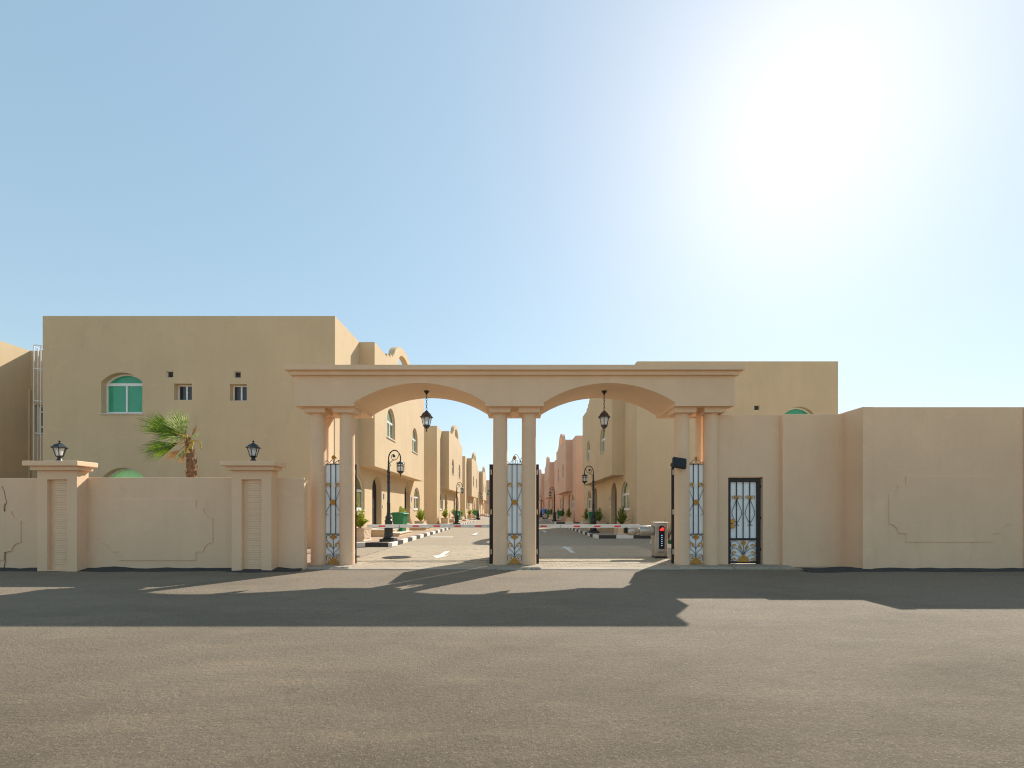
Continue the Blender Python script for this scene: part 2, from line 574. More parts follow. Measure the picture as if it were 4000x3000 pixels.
# ------------------------------------------------------------------ entrance gate
GATE = thing('entrance_gate', 'large sand coloured entrance gate with two arches over paired columns', 'gate', (0, 10.2, 0))
GD = 1.40
def arcseg(x0, x1, z, rise, n=28):
    w = x1 - x0
    Rr = (w * w / 4 + rise * rise) / (2 * rise)
    a0 = math.asin(w / 2 / Rr)
    cx = (x0 + x1) / 2
    return [(cx + Rr * math.sin(-a0 + 2 * a0 * i / n), z + rise - Rr + Rr * math.cos(-a0 + 2 * a0 * i / n)) for i in range(n + 1)]
out = [(-5.04, 4.413), (-5.04, 3.72), (-3.68, 3.72)] + arcseg(-3.68, -0.67, 3.80, 0.445) + [(-0.67, 3.72), (0.67, 3.72)] \
    + arcseg(0.67, 3.68, 3.80, 0.445) + [(3.68, 3.72), (5.04, 3.72), (5.04, 4.413)]
ent = MB().prism(out, XZ, 0, GD).build('arched_beam', 'gate', GATE, smooth=25)
MB().box(-5.12, 5.12, -0.08, GD + 0.08, 4.41, 4.502).build('cornice', 'gate', GATE, bevel=0.012)
MB().box(-5.205, 5.205, -0.165, GD + 0.165, 4.50, 4.615).build('cornice', 'gate', GATE, bevel=0.014)
for cx in (-4.65, -3.97, -0.34, 0.34, 3.97, 4.65):
    yc = 10.57 - 10.2
    col = MB().lathe([(0.176, 0.0), (0.172, 0.3), (0.172, 2.2), (0.166, 3.60)], (cx, yc, 0), 36).build('column', 'gate', GATE, smooth=30)
    cap = MB()
    cap.prism([(-0.25, 3.723), (-0.25, 3.615), (-0.235, 3.60), (0.235, 3.60), (0.25, 3.615), (0.25, 3.723)], lambda a, b, c, cx=cx, yc=yc: (cx + a, yc + c, b), -0.25, 0.25)
    cap.build('capital', 'gate', col, bevel=0.006)
for sgn in (-1, 1):
    MB().box(sgn * 4.70, sgn * 5.02, 11.25 - 10.2, 11.58 - 10.2, 0, 3.722).build('pier', 'gate', GATE, bevel=0.01)
# rough concrete plinths at the column feet
def plinth(name, x0, x1, y0, y1, h, label):
    rnd = random.Random(hash(label) % 999 if False else int(abs(x0) * 100))
    n = 26
    top, bot = [], []
    per = []
    for i in range(n): per.append((x0 + (x1 - x0) * i / n, y0))
    per += [(x1, y0 + (y1 - y0) * i / 8) for i in range(8)]
    for i in range(n): per.append((x1 - (x1 - x0) * i / n, y1))
    per += [(x0, y1 - (y1 - y0) * i / 8) for i in range(8)]
    vs, N = [], len(per)
    for (a, b) in per:
        vs.append((a + rnd.uniform(-.02, .02), b + rnd.uniform(-.03, .03), 0.0))
    cx, cy = (x0 + x1) / 2, (y0 + y1) / 2
    for (a, b) in per:
        vs.append((cx + (a - cx) * 0.96 + rnd.uniform(-.01, .01), cy + (b - cy) * 0.9 + rnd.uniform(-.015, .015), h + rnd.uniform(-.008, .008)))
    fs = [(i, (i + 1) % N, (i + 1) % N + N, i + N) for i in range(N)] + [tuple(range(N, 2 * N))]
    o = MB().add(vs, fs).build(name, 'concrete')
    return tag(o, label, 'plinth', 'concrete pads under the gate columns')
plinth('plinth', -0.62, 0.62, 9.86, 11.0, 0.055, 'rough concrete pad under the middle pair of gate columns')
plinth('plinth', -4.86, -3.72, 9.98, 11.0, 0.055, 'rough concrete pad under the left pair of gate columns')
plinth('plinth', 3.66, 4.95, 9.98, 11.0, 0.05, 'rough concrete pad under the right pair of gate columns')
plinth('plinth', 4.97, 6.35, 10.02, 10.9, 0.05, 'pale concrete step below the small pedestrian gate')
# bitumen fillet along the left wall
def fillet(x0, x1, yw, label):
    n = 40
    vs, fs = [], []
    for i in range(n + 1):
        x = x0 + (x1 - x0) * i / n
        h = 0.048 + 0.04 * mnoise.noise(Vector((x * 2.1, 1.7, yw)))
        d = 0.34 + 0.22 * mnoise.noise(Vector((x * 1.3, 5.7, yw)))
        vs += [(x, yw - d, 0.0), (x, yw - d * 0.55, h * 0.45 + 0.006), (x, yw + 0.02, h + 0.012)]
    for i in range(n):
        a = 3 * i
        fs += [(a, a + 3, a + 4, a + 1), (a + 1, a + 4, a + 5, a + 2)]
    tag(MB().add(vs, fs).build('asphalt_verge', 'tar', recalc=False, smooth=60), label, kind='structure')
fillet(-14, -4.7, 9.9, 'dark asphalt verge running up to the left wall')
fillet(6.3, 13.6, 9.86, 'asphalt verge running up to the right wall')

# ------------------------------------------------------------------ ironwork ornaments (local plane: x = across, z = up, y = towards viewer is negative)
def curl_pts(s, flip):
    pts = []
    n = 22
    for i in range(n + 1):
        t = R(-60) + R(300) * i / n
        r = s * (1.0 - 0.18 * i / n) * (1 + 0.10 * abs(math.sin(i * 0.95)))
        pts.append((r * math.cos(t), r * math.sin(t)))
    for i in range(n, -1, -1):
        t = R(-60) + R(300) * i / n
        w = 0.50 + 0.22 * (i / n)
        r = s * w * (1.0 - 0.3 * (1 - i / n))
        pts.append((r * math.cos(t), r * math.sin(t)))
    return [(-a if flip else a, b) for a, b in pts]
def curl(parent, x, z, y, s, flip, name='leaf_curl', rot=0):
    c, sn = math.cos(rot), math.sin(rot)
    pts = [(a * c - b * sn, a * sn + b * c) for a, b in curl_pts(s, flip)]
    return MB().prism([(x + a, z + b) for a, b in pts], XZ, y - 0.014, y).build(name, 'gold', parent)
def rosette(parent, x, z, y, s, name='rosette'):
    n = 48
    pts = [(x + s * (1 + 0.08 * abs(math.sin(6 * 2 * PI * i / n))) * math.cos(2 * PI * i / n), z + s * (1 + 0.08 * abs(math.sin(6 * 2 * PI * i / n))) * math.sin(2 * PI * i / n)) for i in range(n)]
    mb = MB().prism(pts, XZ, y - 0.012, y)
    for k in range(12):
        a = 2 * PI * k / 12
        mb.tube([(x + s * 0.35 * math.cos(a), y - 0.014, z + s * 0.35 * math.sin(a)), (x + s * 0.9 * math.cos(a), y - 0.012, z + s * 0.9 * math.sin(a))], [s * 0.07, s * 0.17], 5)
    prof = [(s * 0.28, 0), (s * 0.24, 0.012), (s * 0.1, 0.018)]
    vs = []
    for r, d in prof:
        vs += [(x + r * math.cos(2 * PI * k / 12), y - 0.012 - d, z + r * math.sin(2 * PI * k / 12)) for k in range(12)]
    fs = [(j * 12 + k, j * 12 + (k + 1) % 12, (j + 1) * 12 + (k + 1) % 12, (j + 1) * 12 + k) for j in range(2) for k in range(12)] + [tuple(range(24, 36))]
    mb.add(vs, fs)
    return mb.build(name, 'gold', parent)
def crown(parent, x, z, y, w, h):
    half = [(0.5, 0), (0.49, 0.10), (0.41, 0.16), (0.42, 0.34), (0.34, 0.40), (0.33, 0.58), (0.22, 0.62), (0.21, 0.80), (0.10, 0.84), (0.06, 1.0)]
    pts = half + [(-a, b) for a, b in reversed(half)]
    mb = MB().prism([(x + a * w, z + b * h) for a, b in pts], XZ, y - 0.016, y)
    for (a, b, s) in ((0, 0.32, 0.13), (-0.27, 0.18, 0.08), (0.27, 0.18, 0.08), (0, 0.72, 0.06), (-0.13, 0.55, 0.05), (0.13, 0.55, 0.05)):
        ring = [(x + a * w + s * w * math.cos(2 * PI * k / 14), y - 0.018, z + b * h + s * w * math.sin(2 * PI * k / 14)) for k in range(14)]
        mb.tube(ring, 0.007, 5, True)
    return mb.build('crown_ornament', 'gold', parent)
def wire(parent, pts, y, r=0.0048, name='scroll', mat='black'):
    return MB().tube(catmull([(a, y, b) for a, b in pts]), r, 6).build(name, mat, parent, smooth=60)
def leaflet(parent, x, z, y, s, rot):
    half = [(0, -1.0), (0.28, -0.5), (0.36, 0), (0.26, 0.55), (0, 1.0), (-0.26, 0.55), (-0.36, 0), (-0.28, -0.5)]
    c, sn = math.cos(rot), math.sin(rot)
    pts = [(x + s * (a * c - b * sn), z + s * (a * sn + b * c)) for a, b in half]
    return MB().prism(pts, XZ, y - 0.012, y).build('leaflet', 'gold', parent)

def lower_motif(t, x0, x1, z0, z1, y):
    """heart-shaped scrolls, curls and a crown in a narrow panel"""
    cx, w, h = (x0 + x1) / 2, (x1 - x0), (z1 - z0)
    P = lambda a, b: (cx + a * w, z0 + b * h)
    crown(t, cx, z0 + 0.005, y, w * 0.92, h * 0.22)
    rosette(t, *P(0, 0.90), y, w * 0.165)
    wire(t, [P(0, 0.2), P(0, 0.5), P(0, 0.8)], y, 0.006, 'stem')
    for s in (-1, 1):
        wire(t, [P(0, 0.28), P(s * 0.12, 0.40), P(s * 0.34, 0.50), P(s * 0.46, 0.60)], y)
        wire(t, [P(0, 0.50), P(s * 0.15, 0.62), P(s * 0.36, 0.74), P(s * 0.47, 0.84), P(s * 0.44, 0.93), P(s * 0.30, 0.96), P(s * 0.18, 0.90), P(s * 0.28, 0.87)], y)
        wire(t, [P(s * 0.03, 0.22), P(s * 0.16, 0.31), P(s * 0.36, 0.33), P(s * 0.47, 0.25), P(s * 0.45, 0.14), P(s * 0.36, 0.13)], y)
        curl(t, *P(s * 0.30, 0.64), y - 0.004, w * 0.17, s > 0)
        curl(t, *P(s * 0.30, 0.235), y - 0.004, w * 0.13, s > 0, rot=s * 0.9)
def upper_motif(t, x0, x1, z0, z1, y):
    cx, w, h = (x0 + x1) / 2, (x1 - x0), (z1 - z0)
    P = lambda a, b: (cx + a * w, z0 + b * h)
    rosette(t, *P(0, 0.455), y - 0.006, w * 0.175)
    for s in (-1, 1):
        curl(t, *P(s * 0.32, 0.70), y - 0.004, w * 0.17, s > 0)
        wire(t, [P(s * 0.30, 0.715), P(s * 0.46, 0.70), P(s * 0.49, 0.645), P(s * 0.34, 0.56), P(s * 0.20, 0.48), P(s * 0.20, 0.43), P(s * 0.36, 0.36), P(s * 0.49, 0.305), P(s * 0.44, 0.275), P(s * 0.30, 0.275)], y)
def grille(name, label, cx, group):
    t = thing(name, label, 'grille', (cx, 10.60, 0.03), 0, group)
    w, H, zd = 0.345, 2.40, 0.735
    MB().box(-w / 2, w / 2, 0.0, 0.006, 0.02, H).build('backing_sheet', 'sheet', t)
    for z in (0.01, zd, H):
        MB().box(-w / 2, w / 2, -0.026, -0.002, z - 0.010, z + 0.010).build('rail', 'black', t, bevel=0.002)
    for s in (-1, 1):
        MB().box(s * w * 0.17 - 0.0065, s * w * 0.17 + 0.0065, -0.022, -0.003, zd + 0.011, H - 0.011).build('bar', 'black', t, bevel=0.002)
    upper_motif(t, -w / 2, w / 2, zd, H, -0.026)
    lower_motif(t, -w / 2, w / 2, 0.02, zd, -0.012)
    return t
gp = []
for cx, lb in ((-4.31, 'narrow white grille with gold flowers between the left gate columns'), (0.0, 'narrow white grille with gold flowers between the middle gate columns'), (4.31, 'narrow white grille with gold flowers between the right gate columns')):
    gp.append(grille('grille_panel', lb, cx, 'fixed grilles between the gate columns'))
# cresting on top of each grille
H = 2.40
t = gp[0]
for pts in ([(-0.17, 2.46), (-0.13, 2.49), (-0.09, 2.43), (-0.03, 2.50), (0.0, 2.47), (0.03, 2.42)], [(0.0, 2.41), (0.02, 2.50), (0.07, 2.55), (0.10, 2.52)], [(0.04, 2.42), (0.10, 2.47), (0.17, 2.50)], [(0.17, 2.42), (0.12, 2.45), (0.15, 2.49)]):
    wire(t, pts, -0.014, 0.008, 'cresting', 'bronze')
rosette(t, 0.015, 2.555, -0.014, 0.05, 'cresting_rosette')
t = gp[1]
for pts in ([(-0.055, 2.40), (-0.05, 2.50), (-0.01, 2.60), (0.05, 2.62), (0.10, 2.55), (0.155, 2.42)], [(-0.02, 2.42), (-0.015, 2.49), (0.02, 2.49), (0.02, 2.42), (-0.005, 2.41)], [(0.02, 2.49), (0.06, 2.49), (0.065, 2.41)], [(-0.17, 2.47), (-0.14, 2.44), (-0.10, 2.42), (-0.06, 2.48), (-0.02, 2.50)], [(0.17, 2.55), (0.145, 2.50), (0.155, 2.45), (0.17, 2.42)], [(0.10, 2.42), (0.12, 2.46), (0.15, 2.45)]):
    wire(t, pts, -0.014, 0.006, 'cresting', 'black')
rosette(t, 0.0, 2.545, -0.016, 0.042, 'cresting_rosette')
t = gp[2]
for s in (-1, 1):
    wire(t, [(s * 0.16, 2.46), (s * 0.15, 2.43), (s * 0.11, 2.43), (s * 0.07, 2.48), (0, 2.51), (s * -0.02, 2.48), (0, 2.45)], -0.014, 0.006, 'cresting', 'black')
rosette(t, 0.0, 2.54, -0.014, 0.035, 'cresting_rosette')

# swung-open gate leaves
def gate_leaf(x, y, ang, label):
    """local: x along the leaf from the hinge, y = thickness"""
    t = thing('gate_leaf', label, 'gate leaf', (x, y, 0.03), ang, 'swung-open iron gate leaves')
    W, Hh, th = 1.45, 2.40, 0.095
    fr = MB()
    fr.box(0, 0.07, -th / 2, th / 2, 0, Hh).box(W - 0.07, W, -th / 2, th / 2, 0, Hh)
    for z in (0.0, 0.735, Hh - 0.05):
        fr.box(0.07, W - 0.07, -th / 2 + 0.004, th / 2 - 0.004, z, z + 0.05)
    fr.build('frame', 'black', t, bevel=0.004)
    MB().box(0.07, W - 0.07, -0.004, 0.004, 0.05, Hh - 0.05).build('backing_sheet', 'sheet', t)
    for k in range(9):
        xx = 0.07 + (W - 0.14) * (k + 1) / 10
        MB().box(xx - 0.008, xx + 0.008, -0.022, -0.005, 0.785, Hh - 0.05).build('bar', 'black', t)
    for k in range(3):
        a = 0.07 + (W - 0.14) * k / 3
        b = a + (W - 0.14) / 3
        upper_motif(t, a + 0.03, b - 0.03, 0.78, Hh - 0.05, -0.024)
        lower_motif(t, a + 0.03, b - 0.03, 0.05, 0.735, -0.012)
    for z in (0.25, 1.2, 2.15):
        MB().lathe([(0.02, 0), (0.02, 0.12)], (-0.015, 0, z), 10).build('hinge', 'steel', t)
    return t
gate_leaf(-3.83, 10.66, math.atan2(10.66, -3.83), 'black edge-on gate leaf opened beside the left gate columns')
gate_leaf(-0.555, 10.66, math.atan2(10.66, -0.585), 'black edge-on gate leaf opened on the left of the middle columns')
gate_leaf(0.535, 10.66, math.atan2(10.66, 0.58), 'black edge-on gate leaf opened on the right of the middle columns')
gate_leaf(3.80, 10.66, math.atan2(10.66, 3.83), 'black edge-on gate leaf opened beside the right gate columns')

# ------------------------------------------------------------------ boundary walls on the left
WY = 9.9
def stepped_outline(x0, x1, z0, z1, st=0.17, sh=0.19, q=0.205):
    pts = []
    def corner(sx, sz, ex, ez):
        # from the short edge inwards: step, then concave quarter centred on the outer corner
        a = [(ex - sx * (st + q), ez), (ex - sx * (st + q), ez - sz * sh), (ex - sx * q, ez - sz * sh)]
        cxx, czz = ex, ez - sz * sh
        for i in range(1, 8):
            t = (PI / 2) * i / 8
            a.append((cxx - sx * q * math.cos(t), czz - sz * q * math.sin(t)))
        a.append((ex, ez - sz * (sh + q)))
        return a
    pts += corner(1, 1, x1, z1)
    pts += list(reversed(corner(1, -1, x1, z0)))
    pts += corner(-1, -1, x0, z0)
    pts += list(reversed(corner(-1, 1, x0, z1)))
    return pts
def wall_with_panel(name, label, x0, x1, y0, y1, h, panel=None):
    t = thing(name, label, 'wall', ((x0 + x1) / 2, y0, 0))
    cx = (x0 + x1) / 2
    MB().box(x0 - cx, x1 - cx, 0, y1 - y0, 0, h).build('wall_body', 'wall', t, bevel=0.012)
    if panel:
        pts = [(a - cx, b) for a, b in stepped_outline(*panel)]
        mb = MB().prism(pts, XZ, -0.016, 0.004)
        mb.build('moulded_panel', 'wall', t, bevel=0.003)
    return t
wall_with_panel('boundary_wall', 'low sand wall with stepped panel between the two lantern posts', -9.52, -6.10, WY, WY + 0.2, 2.06, (-9.17, -6.70, 0.22, 1.57))
w0 = wall_with_panel('boundary_wall', 'cracked low sand wall with stepped panel at the left edge', -14.6, -10.33, WY, WY + 0.2, 2.05, (-13.3, -10.96, 0.22, 1.50))
wall_with_panel('boundary_wall', 'plain low sand wall between a lantern post and the gate columns', -5.31, -4.68, WY, WY + 0.16, 2.05)
MB().box(-0.335, -0.285, -0.012, 0.15, 0, 2.03).build('end_strip', 'wall', bpy.data.objects['boundary_wall.002'], bevel=0.006, loc=(0.59, 0, 0))
# crack in the left wall
w0cx = (-14.6 - 10.33) / 2
for pts in ([(-11.39, 1.86), (-11.34, 1.76), (-11.31, 1.60), (-11.28, 1.52), (-11.33, 1.40), (-11.31, 1.30)], [(-11.20, 0.42), (-11.29, 0.40), (-11.31, 0.30), (-11.30, 0.22), (-11.35, 0.02)]):
    MB().tube([(a - w0cx, -0.001 if b > 1.5 or b < 0.22 else -0.016, b) for a, b in pts], 0.005, 4).build('crack', 'door', w0)

def post(x, label):
    t = thing('wall_post', label, 'post', (x, 9.65, 0), 0, 'capped wall posts carrying lanterns')
    hw, D = 0.43, 0.262
    nw, nz0, nz1, nd = 0.215, 0.03, 2.0, 0.085
    mb = MB()
    mb.panel([(-hw, 0), (hw, 0), (hw, 2.20), (-hw, 2.20)], [[(-nw, nz0), (nw, nz0), (nw, nz1), (-nw, nz1)]], XZ, 0, nd)
    mb.add([(-nw, nd, nz0), (nw, nd, nz0), (nw, nd, nz1), (-nw, nd, nz1)], [(0, 1, 2, 3)])
    mb.add([(-hw, 0, 0), (-hw, D, 0), (-hw, D, 2.2), (-hw, 0, 2.2)], [(0, 1, 2, 3)])
    mb.add([(hw, 0, 0), (hw, D, 0), (hw, D, 2.2), (hw, 0, 2.2)], [(0, 1, 2, 3)])
    mb.add([(-hw, D, 0), (hw, D, 0), (hw, D, 2.2), (-hw, D, 2.2)], [(0, 1, 2, 3)])
    mb.add([(-hw, 0, 2.2), (hw, 0, 2.2), (hw, D, 2.2), (-hw, D, 2.2)], [(0, 1, 2, 3)])
    mb.build('shaft', 'wall', t, recalc=False)
    MB().box(-hw - 0.08, hw + 0.08, -0.08, D + 0.03, 2.195, 2.285).build('cap', 'wall', t, bevel=0.014)
    MB().box(-hw - 0.16, hw + 0.16, -0.16, D + 0.06, 2.283, 2.39).build('cap', 'wall', t, bevel=0.014)
    n = 36
    p = (nz1 - nz0 - 0.10) / n
    first = None
    for i in range(n):
        z = nz0 + 0.02 + i * p
        if first is None:
            first = MB().box(-0.125, nw - 0.004, nd - 0.014, nd - 0.001, 0.0, p - 0.006).build('tile_strip', 'tile', t, bevel=0.002, loc=(0, 0, z))
        else:
            o = first.copy(); C.objects.link(o); o.location = (0, 0, z)
    pts = [(0.0, 0.0), (nw - 0.004, 0.0)] + [(nw - 0.084 + 0.08 * math.cos(a), 0.0 + 0.08 * math.sin(a)) for a in [R(10 * i) for i in range(10)]] + [(-0.125, 0.08), (-0.125, 0)]
    MB().prism([(a, nz1 - 0.082 + b) for a, b in pts[1:]], XZ, nd - 0.014, nd - 0.001).build('tile_strip', 'tile', t)
    return t
post(-9.91, 'capped wall post with tiled niche near the left edge')
post(-5.70, 'capped wall post with tiled niche nearest the gate columns')

# ------------------------------------------------------------------ walls on the right with the pedestrian gate
def wall_door():
    x0, x1, y0, th, h = 4.80, 6.29, 10.55, 0.22, 3.59
    t = thing('boundary_wall', 'tall sand wall holding the small pedestrian gate', 'wall', (5.5, y0, 0))
    hole = [(5.06 - 5.5, 0.045), (5.885 - 5.5, 0.045), (5.885 - 5.5, 2.12), (5.06 - 5.5, 2.12)]
    MB().panel([(x0 - 5.5, 0), (x1 - 5.5, 0), (x1 - 5.5, h), (x0 - 5.5, h)], [hole], XZ, 0, th, True).build('wall_body', 'gate', t)
wall_door()
wall_with_panel('boundary_wall', 'plain tall sand wall just right of the pedestrian gate', 6.28, 7.72, 10.43, 10.75, 3.585)
wall_with_panel('boundary_wall', 'tall sand wall with stepped panel at the right edge', 7.70, 15.5, 9.87, 10.6, 3.62, (8.29, 10.96, 0.63, 2.08))
wr = bpy.data.objects['boundary_wall.005']
for xx in (7.70, 11.28):
    MB().box(xx - 11.6 - 0.004, xx - 11.6 + 0.215, -0.035, 0.01, 0, 3.615).build('pilaster', 'wall', wr, bevel=0.006)

def pedestrian_gate():
    t = thing('pedestrian_gate', 'small iron pedestrian gate with white backing and gold ornaments', 'gate', (5.4725, 10.66, 0.05))
    hw, Hh = 0.385, 2.055
    fr = MB()
    fr.box(-hw, -hw + 0.062, -0.05, 0.03, 0, Hh).box(hw - 0.077, hw, -0.05, 0.03, 0, Hh)
    fr.box(-hw + 0.062, hw - 0.077, -0.048, 0.028, Hh - 0.10, Hh)
    fr.build('frame', 'door_iron', t, bevel=0.004)
    x0, x1 = -hw + 0.062, hw - 0.077
    z0, zd, z1 = 0.07, 0.59, Hh - 0.10
    for z in (z0 - 0.055, zd - 0.025):
        MB().box(x0, x1, -0.035, 0.0, z, z + 0.05).build('rail', 'door_iron', t, bevel=0.003)
    MB().box(x0, x1, 0.004, 0.009, z0 - 0.02, z1).build('backing_sheet', 'sheet', t)
    w = x1 - x0
    for k in (1, 2, 3):
        xx = x0 + w * k / 4
        MB().box(xx - 0.008, xx + 0.008, -0.02, -0.004, zd + 0.02, z1).build('bar', 'black', t)
    y = -0.024
    h = z1 - zd
    for k in (1, 3):
        xx = x0 + w * k / 4
        for s in (-1, 1):
            wire(t, [(xx, zd + h * 0.70), (xx + s * 0.045, zd + h * 0.62), (xx + s * 0.105, zd + h * 0.50), (xx + s * 0.11, zd + h * 0.43), (xx + s * 0.05, zd + h * 0.33), (xx + s * 0.008, zd + h * 0.285), (xx + s * 0.012, zd + h * 0.255), (xx + s * 0.055, zd + h * 0.235)], y, 0.006)
            wire(t, [(xx, zd + h * 0.70), (xx + s * 0.03, zd + h * 0.725), (xx + s * 0.06, zd + h * 0.74)], y, 0.006)
            curl(t, xx + s * 0.065, zd + h * 0.73, y - 0.004, 0.052, s > 0)
    # lock plate
    pts = [(-0.06, -0.10), (0.0, -0.12), (0.05, -0.10), (0.03, -0.04), (0.04, 0.03), (0.065, 0.06), (0.03, 0.11), (-0.01, 0.12), (-0.03, 0.10), (-0.06, 0.10)]
    lp = MB().prism([(x0 + 0.055 + a, zd + 0.37 + b) for a, b in pts], XZ, -0.045, -0.03).build('lock_plate', 'gold', t)
    MB().box(x0 + 0.01, x0 + 0.045, -0.052, -0.044, zd + 0.36, zd + 0.385).build('keyhole', 'bronze', lp)
    # lower floral panel
    cx = (x0 + x1) / 2
    hh = zd - 0.03 - z0
    P = lambda a, b: (cx + a * w, z0 + b * hh)
    crown(t, cx, z0 - 0.02, y, w * 0.50, hh * 0.36)
    rosette(t, *P(0, 0.88), y, 0.052)
    wire(t, [P(0, 0.3), P(0, 0.6), P(0, 0.8)], y, 0.006, 'stem')
    for s in (-1, 1):
        leaflet(t, *P(s * 0.145, 0.66), y - 0.002, 0.062, -s * 0.25)
        wire(t, [P(0, 0.3), P(s * 0.06, 0.42), P(s * 0.12, 0.55)], y, 0.005)
        wire(t, [P(s * 0.02, 0.3), P(s * 0.09, 0.66), P(s * 0.22, 0.92), P(s * 0.36, 0.98), P(s * 0.47, 0.86), P(s * 0.46, 0.70), P(s * 0.36, 0.66)], y)
        wire(t, [P(s * 0.02, 0.3), P(s * 0.14, 0.48), P(s * 0.28, 0.62), P(s * 0.42, 0.60), P(s * 0.48, 0.46), P(s * 0.45, 0.34), P(s * 0.36, 0.32)], y)
        wire(t, [P(s * 0.12, 0.14), P(s * 0.24, 0.27), P(s * 0.38, 0.28), P(s * 0.48, 0.18), P(s * 0.46, 0.06), P(s * 0.36, 0.04)], y)
        for b, a in ((0.74, 0.36), (0.39, 0.36), (0.07, 0.37)):
            curl(t, *P(s * a, b), y - 0.004, 0.048, s > 0, rot=-s * 0.9)
    for z in (0.35, 1.1, 1.85):
        MB().box(hw - 0.002, hw + 0.018, -0.05, -0.02, z - 0.03, z + 0.03).build('hinge', 'black', t)
pedestrian_gate()

# ------------------------------------------------------------------ lanterns
def hex_lantern(t, z0, h, r_top, r_bot, mat, ang=0.2, roof_h=0.13):
    """open hexagonal cage between z0 and z0+h with a domed roof; children of t"""
    z1 = z0 + h
    def hexp(r, z):
        return [(r * math.cos(ang + k * PI / 3), r * math.sin(ang + k * PI / 3), z) for k in range(6)]
    A, B = hexp(r_bot, z0), hexp(r_top, z1)
    cg = MB()
    for k in range(6):
        cg.tube([A[k], B[k]], 0.0085, 5)
        cg.tube([A[k], A[(k + 1) % 6]], 0.0085, 5)
        cg.tube([B[k], B[(k + 1) % 6]], 0.0085, 5)
    cg.build('cage', mat, t)
    for k in range(6):
        MB().add([tuple(Vector(p) * 0.97 + Vector((0, 0, p[2] * 0.03))) for p in (A[k], A[(k + 1) % 6], B[(k + 1) % 6], B[k])], [(0, 1, 2, 3)]).build('pane', 'clear', t, recalc=False)
    MB().lathe([(r_top * 1.28, z1 - 0.012), (r_top * 1.30, z1 + 0.002), (r_top * 1.0, z1 + roof_h * 0.25), (r_top * 0.86, z1 + roof_h * 0.55), (r_top * 0.62, z1 + roof_h * 0.85), (r_top * 0.42, z1 + roof_h * 0.95), (r_top * 0.36, z1 + roof_h)], n=6, ang=ang).build('roof', mat, t)
    return z1 + roof_h

def post_lantern(x, label, rot=0.0, damaged=False):
    t = thing('post_lantern', label, 'lantern', (x, 9.72, 2.39), rot, 'lanterns standing on the wall posts')
    MB().lathe([(0.075, 0), (0.07, 0.012), (0.045, 0.05), (0.036, 0.085), (0.05, 0.095), (0.075, 0.118)], n=14).build('base', 'lampblack', t, smooth=40)
    zt = hex_lantern(t, 0.12, 0.19, 0.118, 0.062, 'lampblack', 0.15, 0.085)
    MB().lathe([(0.045, 0.15), (0.055, 0.21), (0.05, 0.26), (0.02, 0.28)], n=12).build('bulb', 'sheet', t, smooth=60)
    MB().lathe([(0.035, zt - 0.004), (0.035, zt + 0.012), (0.010, zt + 0.016), (0.010, zt + 0.028), (0.024, zt + 0.052), (0.012, zt + 0.068)], n=12).build('finial', 'lampblack', t, smooth=50)
post_lantern(-9.93, 'small black lantern on the leftmost wall post')
post_lantern(-5.70, 'small black lantern on the wall post nearest the gate', 0.5)

def pendant(x, label):
    t = thing('pendant_lantern', label, 'lantern', (x, 10.88, 3.25), 0, 'lanterns hanging under the gate arches')
    MB().lathe([(0.008, 0.0), (0.020, 0.012), (0.022, 0.03), (0.010, 0.05), (0.010, 0.07), (0.04, 0.075), (0.045, 0.09), (0.075, 0.125), (0.088, 0.155)], n=12).build('finial', 'bronze', t, smooth=50)
    zt = hex_lantern(t, 0.155, 0.20, 0.125, 0.078, 'bronze', 0.3, 0.125)
    MB().lathe([(0.05, 0.26), (0.055, 0.30), (0.055, 0.35), (0.10, 0.352)], n=14).build('lamp_cup', 'sheet', t, smooth=40)
    MB().lathe([(0.042, zt - 0.005), (0.045, zt + 0.02), (0.012, zt + 0.024), (0.012, zt + 0.05)], n=12).build('neck', 'bronze', t)
    z = zt + 0.05
    k = 0
    while z < 0.90:
        mb = MB()
        ring = []
        for i in range(12):
            a = 2 * PI * i / 12
            dx, dz = 0.018 * math.cos(a), 0.036 * math.sin(a)
            ring.append((dx, 0, z + 0.03 + dz) if k % 2 == 0 else (0, dx, z + 0.03 + dz))
        mb.tube(ring, 0.0055, 5, True).build('chain_link', 'bronze', t)
        z += 0.056
        k += 1
    MB().lathe([(0.014, z - 0.02), (0.02, z), (0.05, z + 0.035), (0.062, z + 0.05), (0.062, z + 0.075)], n=18).build('ceiling_rose', 'black', t, smooth=40)
    return z + 0.075
zz = pendant(-2.15, 'dark lantern on a chain under the left arch')
pendant(2.19, 'dark lantern on a chain under the right arch')

# ------------------------------------------------------------------ floodlight on the right column
t = thing('floodlight', 'black tilted floodlight fixed to the right gate column', 'floodlight', (3.80, 10.28, 2.42))
fm = Matrix.Rotation(R(9), 4, 'Y') @ Matrix.Rotation(R(-18), 4, 'X')
mb = MB().box(-0.155, 0.155, -0.045, 0.045, -0.12, 0.12)
mb.v = [tuple(fm @ Vector(v)) for v in mb.v]
hs = mb.build('housing', 'black', t, bevel=0.012)
mb = MB().box(-0.135, 0.135, -0.052, -0.044, -0.10, 0.10)
mb.v = [tuple(fm @ Vector(v)) for v in mb.v]
mb.build('lens', 'screen', hs)
mb = MB()
for k in range(6):
    mb.box(-0.14 + k * 0.05, -0.125 + k * 0.05, 0.044, 0.075, -0.10, 0.10)
mb.v = [tuple(fm @ Vector(v)) for v in mb.v]
mb.build('cooling_fin', 'black', hs)
MB().tube([(-0.17, 0, 0.0), (-0.18, 0.06, -0.04), (-0.10, 0.13, -0.08), (0.05, 0.15, -0.08), (0.17, 0.06, -0.02), (0.165, 0, 0)], 0.012, 6).build('bracket', 'black', t)
